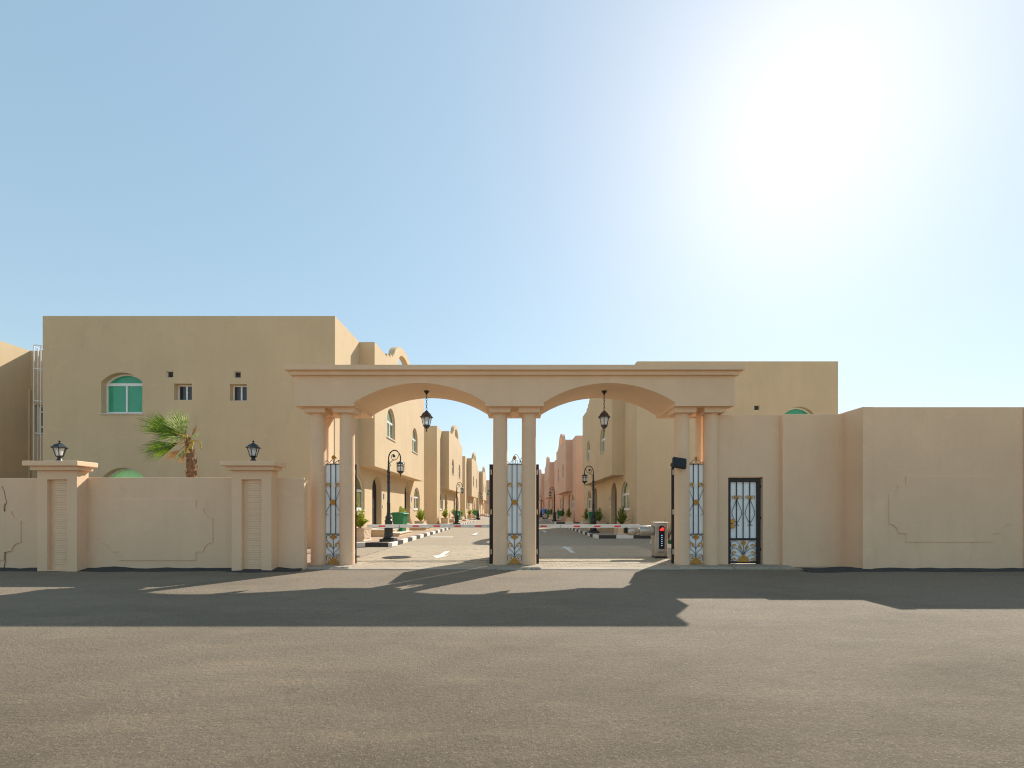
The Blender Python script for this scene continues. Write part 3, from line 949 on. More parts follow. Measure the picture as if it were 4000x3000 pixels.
MB().box(0.012, 0.028, -0.06, -0.052, -0.07, -0.056).build('highlight_dot', 'sheet', t)  # small white block standing in for a highlight on the floodlight
# gate lock boxes on the leaf edges are covered by 'hinge'; a small catch on the column
# ------------------------------------------------------------------ barriers
def barrier(x, y, sgn, L, label, reds, joint, cradle=True):
    t = thing('barrier_gate', label, 'barrier', (x, y, 0.016), 0, 'lifting road barriers inside the gate')
    hw, D, Hh = 0.175, 0.32, 0.985
    MB().box(-hw + 0.008, hw - 0.008, 0.008, D, 0, 0.045).build('foot', 'black', t)
    MB().box(-hw, hw, 0, D, 0.045, Hh - 0.035).build('cabinet', 'steel', t, bevel=0.014)
    MB().box(-hw - 0.008, hw + 0.008, -0.01, D + 0.01, Hh - 0.038, Hh).build('lid', 'steel', t, bevel=0.012)
    ap = arch_pts(0.012, 0.25, 0.155, 0.64, 0.07, 12)
    wd = MB().prism(ap, XZ, -0.006, 0.004).build('window', 'screen', t)
    pts = [(0.012 + a, 0.795 + b) for a, b in ((-0.062, -0.028), (-0.02, -0.042), (0.045, -0.035), (0.062, 0.0), (0.045, 0.038), (0.01, 0.045), (-0.025, 0.015))]
    MB().prism(pts, XZ, -0.011, -0.005).build('red_light', 'redlamp', wd)
    for k in range(6):
        MB().box(0.005, 0.022, -0.010, -0.005, 0.345 + k * 0.055, 0.355 + k * 0.055).build('led', 'led', wd)
    fc = bpy.data.curves.new('lettering', 'FONT')
    fc.body = "SPECIX'"
    fc.size = 0.052
    fc.extrude = 0.001
    fc.align_x = 'CENTER'
    fc.materials.append(M['black'])
    tmp = bpy.data.objects.new('lettering_curve', fc)
    C.objects.link(tmp)
    bpy.context.view_layer.update()
    lme = bpy.data.meshes.new_from_object(tmp.evaluated_get(bpy.context.evaluated_depsgraph_get()))
    bpy.data.objects.remove(tmp)
    fo = bpy.data.objects.new('lettering', lme)
    C.objects.link(fo); fo.parent = t
    fo.location = (0.01, -0.003, 0.15); fo.rotation_euler = (PI / 2, 0, 0)
    MB().lathe([(0.012, 0), (0.012, 0.012)], n=10).build('lock', 'white', t, loc=(hw - 0.04, -0.002, 0.50)).rotation_euler = (PI / 2, 0, 0)
    # arm hub and arm towards sgn
    za = 0.86
    hub = MB()
    hub.lathe([(0.10, -0.10), (0.12, -0.09), (0.12, 0.09), (0.10, 0.10)], n=20)
    ho = hub.build('hub', 'steel', t, smooth=40, loc=(sgn * (hw + 0.11) if cradle else 0, D * 0.5 if cradle else D + 0.05, za - (0.10 if cradle else 0.0)))
    ho.rotation_euler = (PI / 2, 0, 0)
    if cradle:
        dr = MB().lathe([(0.10, 0.0), (0.135, 0.01), (0.14, 0.04), (0.14, 0.36), (0.12, 0.40), (0.05, 0.41)], n=24)
        do = dr.build('arm_drum', 'steel', t, smooth=35, loc=(sgn * hw, D * 0.5, za - 0.11))
        do.rotation_euler = (0, sgn * PI / 2, 0)
        be = MB().lathe([(0.06, 0.0), (0.11, 0.02), (0.125, 0.10), (0.12, 0.20), (0.09, 0.27), (0.03, 0.29)], n=24)
        bo = be.build('counterweight', 'steel', t, smooth=60, loc=(sgn * (hw + 0.45), D * 0.5, za - 0.12))
        bo.rotation_euler = (0, sgn * PI / 2, 0)
    if cradle: MB().box(sgn * (hw + 0.77) - 0.03, sgn * (hw + 0.77) + 0.03, 0.07, D - 0.07, za - 0.19, za - 0.02).build('rubber_stop', 'rubber', t, bevel=0.01)
    xs, xe = sgn * (hw + (0.40 if cradle else 0.02)), sgn * L
    arm = MB().box(min(xs, xe), max(xs, xe), 0.075, 0.13, za - 0.033, za + 0.055).build('arm', 'arm', t, bevel=0.006)
    for r in reds:
        MB().box(r - 0.09, r + 0.09, 0.068, 0.078, za - 0.008, za + 0.029).build('reflector', 'red', arm)
    MB().box(joint - 0.005, joint + 0.005, 0.072, 0.08, za - 0.030, za + 0.052).build('joint', 'black', arm)
    return t
def pxm(p, Y): return (p - 2010) * Y / 1740.0
barrier(4.02, 12.2, -1, 3.35, 'steel barrier cabinet with black window and arm across the right lane', [v - 4.02 for v in (0.80, 1.716, 2.276, 2.836)], 1.275 - 4.02)
barrier(-0.43, 12.3, -1, 3.67, 'barrier with white and red arm across the left lane', [v + 0.43 for v in (-3.685, -2.738, -2.163, -1.583, -1.008)], -3.20 + 0.43, False)

# traffic cone
t = thing('traffic_cone', 'orange traffic cone behind the left gate leaf', 'cone', (-4.58, 12.45, 0.012))
MB().box(-0.19, 0.19, -0.19, 0.19, 0, 0.03).build('base', 'rubber', t, bevel=0.01)
cn = MB().lathe([(0.14, 0.03), (0.125, 0.06), (0.03, 0.46), (0.02, 0.47)], n=20).build('body', 'cone', t, smooth=40)
MB().lathe([(0.1035, 0.155), (0.0715, 0.29)], n=20).build('band', 'sheet', cn, smooth=40)

# ------------------------------------------------------------------ houses
HH, HL, PIT = 8.3, 15.7, 21.0
LX, RX = -6.45, 5.75
BAY = 0.64
def window(parent, fn, cx, z0, w, h, rise, cdep, glass, mull=True, lun=None):
    """fn(a, b, c): a along the wall, b up, c out of the wall; the frame sits at c = -cdep"""
    t_ = 0.055
    o = arch_pts(cx, z0, w, h, rise)
    i = arch_pts(cx, z0 + t_, w - 2 * t_, h - 2 * t_, max(0.06, rise - t_ * 0.3))
    f2 = lambda a, b, c: fn(a, b, c - cdep)
    mb = MB().panel(o, [i], f2, 0.05, 0.0)
    zt = z0 + h - rise - 0.02
    mb.box(cx - w / 2 + t_, cx + w / 2 - t_, zt - 0.03, zt + 0.03, 0.004, 0.046, f2)
    if mull:
        mb.box(cx - 0.03, cx + 0.03, z0 + t_, zt - 0.03, 0.006, 0.054, f2)
        for (a, b) in ((cx - w / 2 + t_, cx - 0.03), (cx + 0.03, cx + w / 2 - t_)):
            for zz_ in (z0 + t_, zt - 0.07):
                mb.box(a, b, zz_, zz_ + 0.04, 0.004, 0.04, f2)
    wo = mb.build('window', 'white', parent)
    g = 0.012
    if mull:
        for (a, b) in ((cx - w / 2 + t_ * 0.6, cx), (cx, cx + w / 2 - t_ * 0.6)):
            MB().box(a, b, z0 + t_ * 0.6, zt, g, g + 0.006, f2).build('pane', glass, wo)
    else:
        MB().box(cx - w / 2 + t_ * 0.6, cx + w / 2 - t_ * 0.6, z0 + t_ * 0.6, zt, g, g + 0.006, f2).build('pane', glass, wo)
    lp = arch_pts(cx, zt, w - t_, h - (zt - z0) - t_ * 0.4, max(0.05, rise - t_ * 0.4))
    MB().prism(lp, f2, g, g + 0.006).build('pane', lun or glass, wo)
    MB().box(cx - w / 2 - 0.05, cx + w / 2 + 0.05, z0 - 0.045, z0 - 0.001, -0.02, cdep + 0.04, f2).build('sill', 'step', wo)
    return wo

def small_window(parent, fn, x0, x1, z0, z1, cdep):
    f2 = lambda a, b, c: fn(a, b, c - cdep)
    o = [(x0, z0), (x1, z0), (x1, z1), (x0, z1)]
    i = [(x0 + .05, z0 + .05), (x1 - .05, z0 + .05), (x1 - .05, z1 - .05), (x0 + .05, z1 - .05)]
    mb = MB().panel(o, [i], f2, 0.05, 0.0)
    cx = (x0 + x1) / 2
    mb.box(cx - 0.028, cx + 0.028, z0 + .05, z1 - .05, 0.006, 0.045, f2)
    wo = mb.build('window', 'white', parent)
    for a, b in ((x0 + .03, cx), (cx, x1 - .03)):
        MB().box(a, b, z0 + .03, z1 - .03, 0.012, 0.018, f2).build('pane', 'glass_dark', wo)
    return wo

def house(x, y, s, mat, label, width, front=None, glass='glass_olive', group=None, num=True):
    """street face at local x = 0 looking towards +x*s; the end wall at local y = 0 faces the gate"""
    t = thing('house', label, 'house', (x, y, 0), 0, group)
    fs_ = lambda a, b, c: (s * c, a, b)                     # street face: a = along the street
    ff = lambda a, b, c: (a, -c, b)                         # front (gate) face: a = local x
    dep, wdp = 0.26, 0.14
    gw = [(2.28, 1.33, 1.75, 1.47, 0.62), (HL - 2.28, 1.33, 1.75, 1.47, 0.62)]
    drs = [(4.89, 0.46, 1.42, 2.45, 0.68), (HL - 4.89, 0.46, 1.42, 2.45, 0.68)]
    holes = [arch_pts(*w) for w in gw + drs]
    mb = MB()
    mb.panel([(0, 0), (HL, 0), (HL, HH), (0, HH)], holes, fs_, 0, -dep)
    fw = front or {}
    fholes = [arch_pts(*w) for w in fw.get('arch', [])] + [[(a, c), (b, c), (b, d), (a, d)] for a, b, c, d in fw.get('small', [])] \
        + [[(a, c), (b, c), (b, d), (a, d)] for a, b, c, d in fw.get('vent', [])]
    xa, xb = (-width, 0) if s > 0 else (0, width)
    mb.panel([(xa, 0), (xb, 0), (xb, HH), (xa, HH)], fholes, ff, 0, -0.27)
    xf = -s * width
    mb.add([(xf, 0, 0), (xf, HL, 0), (xf, HL, HH), (xf, 0, HH)], [(0, 1, 2, 3)])
    mb.add([(0, HL, 0), (xf, HL, 0), (xf, HL, HH), (0, HL, HH)], [(0, 1, 2, 3)])
    mb.add([(0, 0, HH), (xf, 0, HH), (xf, HL, HH), (0, HL, HH)], [(0, 1, 2, 3)])
    mb.build('wall', mat, t, recalc=False)
    # bay over the doors
    b0, b1, bz = 2.5, HL - 3.15, 3.15
    uw = [(4.98, 4.67, 1.38, 1.42, 0.62), (10.0, 4.67, 1.38, 1.42, 0.62)]
    mb = MB()
    mb.panel([(b0, bz), (b1, bz), (b1, HH + 0.004), (b0, HH + 0.004)], [arch_pts(*w) for w in uw], fs_, BAY, BAY - dep)
    for a in (b0, b1):
        mb.add([fs_(a, bz, 0), fs_(a, bz, BAY), fs_(a, HH + 0.004, BAY), fs_(a, HH + 0.004, 0)], [(0, 1, 2, 3)])
    for z in (bz, HH + 0.004):
        mb.add([fs_(b0, z, 0), fs_(b1, z, 0), fs_(b1, z, BAY), fs_(b0, z, BAY)], [(0, 1, 2, 3)])
    bay = mb.build('bay', mat, t, recalc=False)
    # stepped gable with an arched opening
    gc = (b0 + b1) / 2
    arc = [(gc + 2.05 * math.cos(PI * i / 24), HH + 0.28 + 1.12 * math.sin(PI * i / 24)) for i in range(25)]
    outer = [(gc - 3.2, HH), (gc + 3.2, HH), (gc + 3.2, HH + 0.16), (gc + 2.65, HH + 0.16), (gc + 2.65, HH + 0.34), (gc + 2.2, HH + 0.34), (gc + 2.2, HH + 0.5), (gc + 1.98, HH + 0.5)] \
        + [p for p in arc if p[1] > HH + 0.53] + [(gc - 1.98, HH + 0.5), (gc - 2.2, HH + 0.5), (gc - 2.2, HH + 0.34), (gc - 2.65, HH + 0.34), (gc - 2.65, HH + 0.16), (gc - 3.2, HH + 0.16)]
    inner = [(gc - 1.2, HH + 0.22), (gc + 1.2, HH + 0.22)] + [(gc + 1.2 * math.cos(PI * i / 16), HH + 0.42 + 0.62 * math.sin(PI * i / 16)) for i in range(17)]
    MB().panel(outer, [inner], fs_, BAY - 0.003, BAY - 0.30, True).build('gable', mat, t, recalc=False)
    fb = lambda a, b, c: fs_(a, b, c + BAY)
    for w in uw: window(t, fb, *w, wdp, glass)
    for w in gw: window(t, fs_, *w, wdp, glass)
    for i, w in enumerate(drs):
        d = MB().prism(arch_pts(*w), fs_, -dep + 0.01, -dep - 0.02).build('door', 'door', t)
        MB().box(w[0] - 0.012, w[0] + 0.012, w[1] + 0.02, w[1] + w[3] - 0.05, -dep + 0.011, -dep + 0.02, fs_).build('door_seam', 'rubber', d)
        MB().box(w[0] + 0.06, w[0] + 0.08, 1.4, 1.56, -dep + 0.01, -dep + 0.06, fs_).build('handle', 'steel', d)
        up = MB().box(w[0] - 1.15, w[0] + 1.15, 0.15, 0.46, 0.002, 0.95, fs_).build('step', mat, t)
        MB().box(w[0] - 1.18, w[0] + 1.18, 0.42, 0.462, -dep, 0.98, fs_).build('tread', 'step', up)
        lo = MB().box(w[0] - 1.15, w[0] + 1.15, 0.149, 0.27, 0.952, 1.34, fs_).build('step', mat, t)
        MB().box(w[0] - 1.18, w[0] + 1.18, 0.265, 0.307, 0.983, 1.38, fs_).build('tread', 'step', lo)
        e = 1 if i == 0 else 1
        MB().box(w[0] + 0.98, w[0] + 1.12, 1.86, 2.12, 0.0, 0.015, fs_).build('number_plate', 'plate', t)
        MB().box(w[0] + 0.86, w[0] + 0.94, 1.45, 1.58, 0.0, 0.03, fs_).build('door_bell', 'white', t)
    for w in fw.get('arch', []):
        window(t, ff, *w, 0.26, 'green_film' if w[1] > 3 else 'green_light', mull=w[1] > 3 or True)
    for w in fw.get('small', []):
        small_window(t, ff, *w, 0.24)
    for a, b, c, d in fw.get('vent', []):
        vg = MB()
        vg.panel([(a, c), (b, c), (b, d), (a, d)], [[(a + .025, c + .025), (b - .025, c + .025), (b - .025, d - .025), (a + .025, d - .025)]], lambda p, q, r_: ff(p, q, r_), -0.03, -0.06)
        vo = vg.build('vent', 'step', t, recalc=False)
        vl = MB()
        for k in range(4):
            zz_ = c + 0.03 + k * (d - c - 0.06) / 4
            vl.box(a + .02, b - .02, zz_, zz_ + 0.02, -0.09, -0.07, ff)
        vl.box(a + .01, b - .01, c + .01, d - .01, -0.16, -0.13, ff)
        vl.build('louvre', 'bronze', vo)
    return t

front_L = dict(arch=[(-14.11 - LX, 4.80, 1.48, 1.47, 0.34), (-14.06 - LX, 1.45, 1.52, 1.40, 0.36)],
               small=[(-12.23 - LX, -11.59 - LX, 5.28, 5.87), (-10.23 - LX, -9.62 - LX, 5.26, 5.85)],
               vent=[(-12.50 - LX, -12.26 - LX, 6.08, 6.32), (-10.08 - LX, -9.83 - LX, 6.07, 6.31)])
front_R = dict(arch=[(13.36 - RX, 4.75, 1.38, 1.42, 0.34)], vent=[(11.24 - RX, 11.50 - RX, 6.0, 6.24)])
GL, GR = 'houses along the left of the street', 'houses along the right of the street'
house(LX, 16.0, 1, 'sand', 'tall sand house behind the low wall, its green window facing the road', 10.5, front_L, group=GL)
house(LX, 16.0 + PIT, 1, 'sand', 'second sand house on the sunlit left side of the street', 10.5, group=GL)
house(LX, 16.0 + 2 * PIT, 1, 'sand', 'third sand house on the sunlit left side of the street', 10.5, group=GL)
house(LX, 16.0 + 3 * PIT, 1, 'sand', 'farthest sand house on the sunlit left side of the street', 10.5, group=GL)
house(RX, 20.9, -1, 'sand', 'nearest shaded sand house right of the street above the right wall', 9.43, front_R, group=GR)
house(RX, 20.9 + PIT, -1, 'pink', 'nearest pink house on the shaded right side of the street', 9.43, group=GR)
house(RX, 20.9 + 2 * PIT, -1, 'pink', 'middle pink house on the shaded right side of the street', 9.43, group=GR)
house(RX, 20.9 + 3 * PIT, -1, 'pink', 'farthest pink house on the shaded right side of the street', 9.43, group=GR)

# neighbour block at the left edge
t = thing('neighbour_house', 'sand house at the left edge behind the wall with white ladder', 'house', (-21.2, 19.5, 0))
MB().box(-9, 0, -6.5, 9, 0, HH).build('wing', 'sand', t)
mb = MB()
mb.panel([(0, 0), (4.2, 0), (4.2, HH), (0, HH)], [[(0.20, 4.58), (1.6, 4.58), (1.6, 5.92), (0.20, 5.92)]], lambda a, b, c: (a, -c, b), 0, -0.2)
mb.add([(0, 0, HH), (4.2, 0, HH), (4.2, 9, HH), (0, 9, HH)], [(0, 1, 2, 3)])
mb.build('wall', 'sand', t, recalc=False)
mb = MB()
fnb = lambda a, b, c: (a, 0.2 - c, b)
mb.panel([(0.20, 4.58), (1.6, 4.58), (1.6, 5.92), (0.20, 5.92)], [[(0.27, 4.65), (0.86, 4.65), (0.86, 4.95), (0.27, 4.95)], [(0.27, 5.02), (0.86, 5.02), (0.86, 5.62), (0.27, 5.62)], [(0.27, 5.69), (0.86, 5.69), (0.86, 5.86), (0.27, 5.86)], [(0.93, 4.65), (1.53, 4.65), (1.53, 5.86), (0.93, 5.86)]], fnb, 0.05, 0)
wo = mb.build('window', 'white', t, recalc=False)
MB().box(0.2, 1.6, 4.58, 5.92, 0.01, 0.016, fnb).build('pane', 'glass_dark', wo)
MB().tube([(-0.04 + 0.06, -0.06, 0), (0.02, -0.06, 6.6)], 0.045, 8).build('downpipe', 'sand', t)
t = thing('roof_ladder', 'white caged ladder on the wall at the far left', 'ladder', (-20.08, 19.42, 0))
mb = MB()
for dx in (-0.22, 0.22):
    mb.tube([(dx, -0.06, 1.2), (dx, -0.06, 8.35), (dx, 0.25, 8.55)], 0.028, 6)
mb.build('rail', 'white', t)
for k in range(26):
    MB().tube([(-0.22, -0.06, 1.35 + k * 0.27), (0.22, -0.06, 1.35 + k * 0.27)], 0.014, 5).build('rung', 'white', t)
for k in range(6):
    zz_ = 3.24 + k * 0.0
for zz_ in (3.2, 4.55, 5.9, 7.25, 8.25):
    ring = [(0.36 * math.cos(a) * 1.0, -0.06 - 0.68 * math.sin(a), zz_) for a in [PI * i / 14 for i in range(15)]]
    MB().tube(ring, 0.022, 5).build('hoop', 'white', t)
for a in (0.45, 1.15, 2.0, 2.7):
    MB().tube([(0.36 * math.cos(a), -0.06 - 0.68 * math.sin(a), 3.2), (0.36 * math.cos(a), -0.06 - 0.68 * math.sin(a), 8.25)], 0.018, 5).build('cage_bar', 'white', t)

# street end
t = thing('end_house', 'pale pink house closing the far end of the street', 'house', (0, 106, 0))
MB().box(-14, 14, 0, 10, 0, 8.3).build('wall', 'pink', t)
for xx in (-9.5, -6, 6, 9.5):
    window(t, lambda a, b, c: (a, -c, b), xx, 4.7, 1.4, 1.4, 0.6, -0.06, 'glass_olive')
tag(MB().box(-12, 12, 103, 103.25, 0, 2.7).build('end_wall', 'wall'), 'low sand wall across the far end of the street', 'wall')

# ------------------------------------------------------------------ pavements with black and white kerbs
KL, KR = -4.4, 3.75
blk = {}
def kerb_block(name, col, parent, loc, rz):
    key = col
    if key not in blk:
        blk[key] = MB().box(0, 0.79, 0, 0.15, -0.10, 0.066).build('kerb_block', col, parent, bevel=0.012)
        o = blk[key]
    else:
        o = blk[key].copy(); C.objects.link(o); o.parent = parent
    o.location = loc
    o.rotation_euler = (0, 0, rz)
    return o
def pavement(side, xk, xw, y0, y1, label):
    t = thing('pavement', label, None, ((xk + xw) / 2, y0, 0.09))
    tag(t, kind='structure')
    cx = (xk + xw) / 2
    xs, xe = sorted((xk + side * 0.15, xw))
    MB().box(xs - cx, xe - cx, 0.15, y1 - y0 - 0.15, -0.09, 0.06).build('paving', 'sidewalk', t)
    n = int((y1 - y0) / 0.8)
    for k in range(n):
        col = ('kerb_w', 'kerb_b')[k % 2]
        if side < 0: kerb_block('k', col, t, (xk - cx, 0.01 + k * 0.8, 0), PI / 2)
        else: kerb_block('k', col, t, (xk - cx + 0.15, 0.01 + k * 0.8, 0), PI / 2)
    w = abs(xw - xk)
    m = max(1, math.ceil(w / 0.8))
    for k in range(m):
        for yy in (0.0, y1 - y0 - 0.15):
            col = ('kerb_b', 'kerb_w')[k % 2]
            if side < 0: kerb_block('k', col, t, (xk - cx - 0.16 - 0.8 * (k + 1), yy, 0), 0)
            else: kerb_block('k', col, t, (xk - cx + 0.16 + 0.8 * k, yy, 0), 0)
    return t
nm = ['nearest', 'second', 'third', 'farthest']
for k in range(4):
    y0 = 16.0 + PIT * k
    pavement(-1, KL, LX + 0.0, y0, y0 + 15.2, nm[k] + ' pavement with black and white kerb on the left')
    y0 = 20.6 + PIT * k
    pavement(1, KR, RX, y0, y0 + 15.2, nm[k] + ' pavement with black and white kerb on the right')

# ------------------------------------------------------------------ street lamps
def street_lamp(label, x, y, s, first=None):
    t = thing('street_lamp', label, 'street lamp', (x, y, 0.15), 0 if s > 0 else PI, 'black scroll-armed street lamps')
    MB().box(-0.27, 0.27, -0.27, 0.27, 0, 0.10).build('plinth', 'lampblack', t, bevel=0.015)
    MB().lathe([(0.20, 0.10), (0.21, 0.14), (0.17, 0.17), (0.165, 0.30), (0.155, 0.32), (0.155, 0.36), (0.165, 0.38), (0.13, 0.72), (0.145, 0.74), (0.145, 0.79), (0.11, 0.83), (0.13, 0.88), (0.115, 0.93), (0.085, 0.97), (0.07, 1.05), (0.062, 1.10), (0.062, 1.42), (0.072, 1.44), (0.055, 1.47), (0.05, 2.18), (0.066, 2.20), (0.066, 2.26), (0.052, 2.28), (0.052, 2.40), (0.066, 2.42), (0.06, 2.45), (0.045, 2.55), (0.075, 2.62), (0.045, 2.68), (0.04, 2.82), (0.035, 2.85), (0.03, 3.05)], n=20).build('post', 'lampblack', t, smooth=35)
    # arm: half circle to the lantern, with an inner scroll
    path = [(0, 0, 3.0), (0, 0, 3.12)] + [(0.225 - 0.225 * math.cos(a), 0, 3.12 + 0.31 * math.sin(a)) for a in [PI * i / 18 for i in range(1, 19)]] + [(0.45, 0, 3.05)]
    MB().tube(path, [0.024] * len(path), 8).build('arm', 'lampblack', t, smooth=60)
    sc = catmull([(0.02, 0, 2.90), (0.08, 0, 2.99), (0.20, 0, 3.06), (0.32, 0, 3.12), (0.39, 0, 3.28), (0.42, 0, 3.34)], 6)
    o = MB().tube(sc, 0.013, 6)
    sc = catmull([(0.22, 0, 3.06), (0.13, 0, 3.10), (0.10, 0, 3.19), (0.15, 0, 3.27), (0.22, 0, 3.26), (0.23, 0, 3.19)], 6)
    o.tube(sc, 0.013, 6)
    o.tube(catmull([(0.01, 0, 2.86), (0.05, 0, 2.84), (0.08, 0, 2.87), (0.07, 0, 2.90)], 4), 0.011, 5)
    o.build('scroll', 'lampblack', t, smooth=60)
    d = MB().lathe([(0.055, -0.012), (0.058, 0), (0.055, 0.012)], n=18).build('scroll_disc', 'lampblack', t, loc=(0.20, 0, 3.215))
    d.rotation_euler = (PI / 2, 0, 0)
    # hanging lantern
    lx = 0.45
    n6 = 8
    cg = MB()
    for k in range(n6):
        a = 2 * PI * k / n6 + 0.2
        c_, s_ = math.cos(a), math.sin(a)
        cg.tube([(lx + 0.125 * c_, 0.125 * s_, 2.62), (lx + 0.135 * c_, 0.135 * s_, 2.93), (lx + 0.155 * c_, 0.155 * s_, 2.99)], [0.011, 0.011, 0.006], 5)
    for (r, z) in ((0.13, 2.64), (0.137, 2.92), (0.134, 2.84)):
        cg.tube([(lx + r * math.cos(2 * PI * k / 16), r * math.sin(2 * PI * k / 16), z) for k in range(16)], 0.013, 5, True)
    lt = cg.build('lantern', 'lampblack', t)
    MB().lathe([(0.118, 2.64), (0.124, 2.92)], (lx, 0, 0), 8, 0.2).build('pane', 'clear', lt)
    MB().lathe([(0.045, 2.68), (0.06, 2.78), (0.04, 2.86)], (lx, 0, 0), 10).build('bulb', 'sheet', lt, smooth=60)
    MB().lathe([(0.14, 2.93), (0.12, 2.96), (0.07, 2.99), (0.03, 3.03), (0.025, 3.07)], (lx, 0, 0), 14).build('lantern_roof', 'lampblack', lt, smooth=45)
    MB().lathe([(0.012, 2.44), (0.018, 2.47), (0.010, 2.50), (0.03, 2.54), (0.09, 2.58), (0.13, 2.63), (0.135, 2.65)], (lx, 0, 0), 14).build('lantern_bowl', 'lampblack', lt, smooth=45)
    return t
street_lamp('black scroll-armed street lamp nearest the gate on the left pavement', -4.75, 16.8, 1)
street_lamp('second black street lamp up the left pavement', -4.75, 36.6, 1)
street_lamp('farthest black street lamp up the left pavement', -4.75, 58.0, 1)
street_lamp('black scroll-armed street lamp nearest the gate on the right pavement', 4.05, 22.9, -1)
street_lamp('second black street lamp up the right pavement', 4.05, 45.2, -1)
street_lamp('farthest black street lamp up the right pavement', 4.05, 68.0, -1)

# ------------------------------------------------------------------ bins
def make_bin(label, x, y, rz):
    t = thing('wheelie_bin', label, 'bin', (x, y, 0.15), rz, 'green wheelie bins by the houses')
    t.scale = (0.9, 0.9, 1.08)
    mb = MB()
    def ring(w, d, z, oy=0):
        return [(-w, -d + oy, z), (w, -d + oy, z), (w, d + oy, z), (-w, d + oy, z)]
    lv = [ring(0.20, 0.23, 0.03), ring(0.215, 0.245, 0.18), ring(0.215, 0.245, 0.18), ring(0.275, 0.33, 0.88)]
    vs = sum(lv, [])
    fs = [(3, 2, 1, 0)]
    for j in range(3):
        fs += [(j * 4 + k, j * 4 + (k + 1) % 4, j * 4 + 4 + (k + 1) % 4, j * 4 + 4 + k) for k in range(4)]
    fs.append((12, 13, 14, 15))
    mb.add(vs, fs).build('body', 'bin', t, bevel=0.02)
    MB().box(-0.30, 0.30, -0.36, 0.36, 0.865, 0.915).build('rim', 'bin', t, bevel=0.012)
    lid = MB()
    prof = [(-0.38, 0.915), (-0.36, 0.945), (-0.1, 0.985), (0.25, 0.985), (0.37, 0.955), (0.37, 0.915)]
    lid.prism(prof, lambda a, b, c: (c, a, b), -0.295, 0.295).build('lid', 'bin', t, bevel=0.012)
    MB().tube([(-0.26, 0.36, 0.90), (-0.26, 0.44, 0.93), (0.26, 0.44, 0.93), (0.26, 0.36, 0.90)], 0.018, 6).build('handle', 'bin', t)
    for sx in (-1, 1):
        w = MB().lathe([(0.10, -0.025), (0.10, 0.025)], n=18).build('wheel', 'rubber', t, loc=(sx * 0.255, 0.24, 0.10))
        w.rotation_euler = (0, PI / 2, 0)
    MB().box(-0.24, 0.24, 0.225, 0.255, 0.085, 0.115).build('axle', 'rubber', t)
    return t
make_bin('green wheelie bin behind the nearest left street lamp', -5.50, 21.4, PI / 2 - 0.25)
make_bin('green wheelie bin by the second house on the left', -5.45, 42.6, PI / 2 - 0.1)
make_bin('green wheelie bin by the third house on the left', -5.45, 63.5, PI / 2)
make_bin('dark green wheelie bin behind the nearest right street lamp', 5.05, 28.7, -PI / 2)
make_bin('dark green wheelie bin by the nearest pink house', 5.05, 49.4, -PI / 2)
make_bin('dark green wheelie bin by the middle pink house', 5.05, 66.0, -PI / 2)

# ------------------------------------------------------------------ planters and shrubs
def planter(label, x, y, z=0.15):
    t = thing('planter', label, 'planter', (x, y, z), 0, 'cast stone planters along the house fronts')
    hx, hy = 0.29, 0.44
    def frus(mb, a, b, z0, z1):
        vs = [(-hx * a, -hy * a, z0), (hx * a, -hy * a, z0), (hx * a, hy * a, z0), (-hx * a, hy * a, z0), (-hx * b, -hy * b, z1), (hx * b, -hy * b, z1), (hx * b, hy * b, z1), (-hx * b, hy * b, z1)]
        mb.add(vs, [(0, 3, 2, 1), (4, 5, 6, 7), (0, 1, 5, 4), (1, 2, 6, 5), (2, 3, 7, 6), (3, 0, 4, 7)])
        return mb
    frus(MB(), 0.92, 0.96, 0.07, 0.42).build('pot', 'planter', t)
    frus(MB(), 1.06, 0.93, 0.0, 0.072).build('foot', 'planter', t, bevel=0.008)
    frus(MB(), 1.02, 1.10, 0.418, 0.475).build('rim', 'planter', t, bevel=0.008)
    MB().box(-hx * 0.9, hx * 0.9, -hy * 0.9, hy * 0.9, 0.45, 0.478).build('soil', 'soil', t)
    # split-stone courses
    rnd = random.Random(int(abs(x) * 100 + y * 10))
    for fx in (-1, 1):
        for r_ in range(6):
            yy = -hy * 0.9 + rnd.uniform(0, 0.02)
            while yy < hy * 0.84:
                ln = min(rnd.uniform(0.12, 0.26), hy * 0.9 - yy)
                d = rnd.uniform(0.006, 0.022)
                z0 = 0.085 + r_ * 0.056
                o = STONE.copy(); C.objects.link(o); o.parent = t
                o.location = (fx * (hx * 0.94 + d * 0.5), yy + ln / 2, z0 + 0.026)
                o.scale = (d + 0.012, ln - 0.006, 0.05)
                yy += ln
    return t
STONE = MB().box(-0.5, 0.5, -0.5, 0.5, -0.5, 0.5).build('stone_course', 'planter')
shr = {}
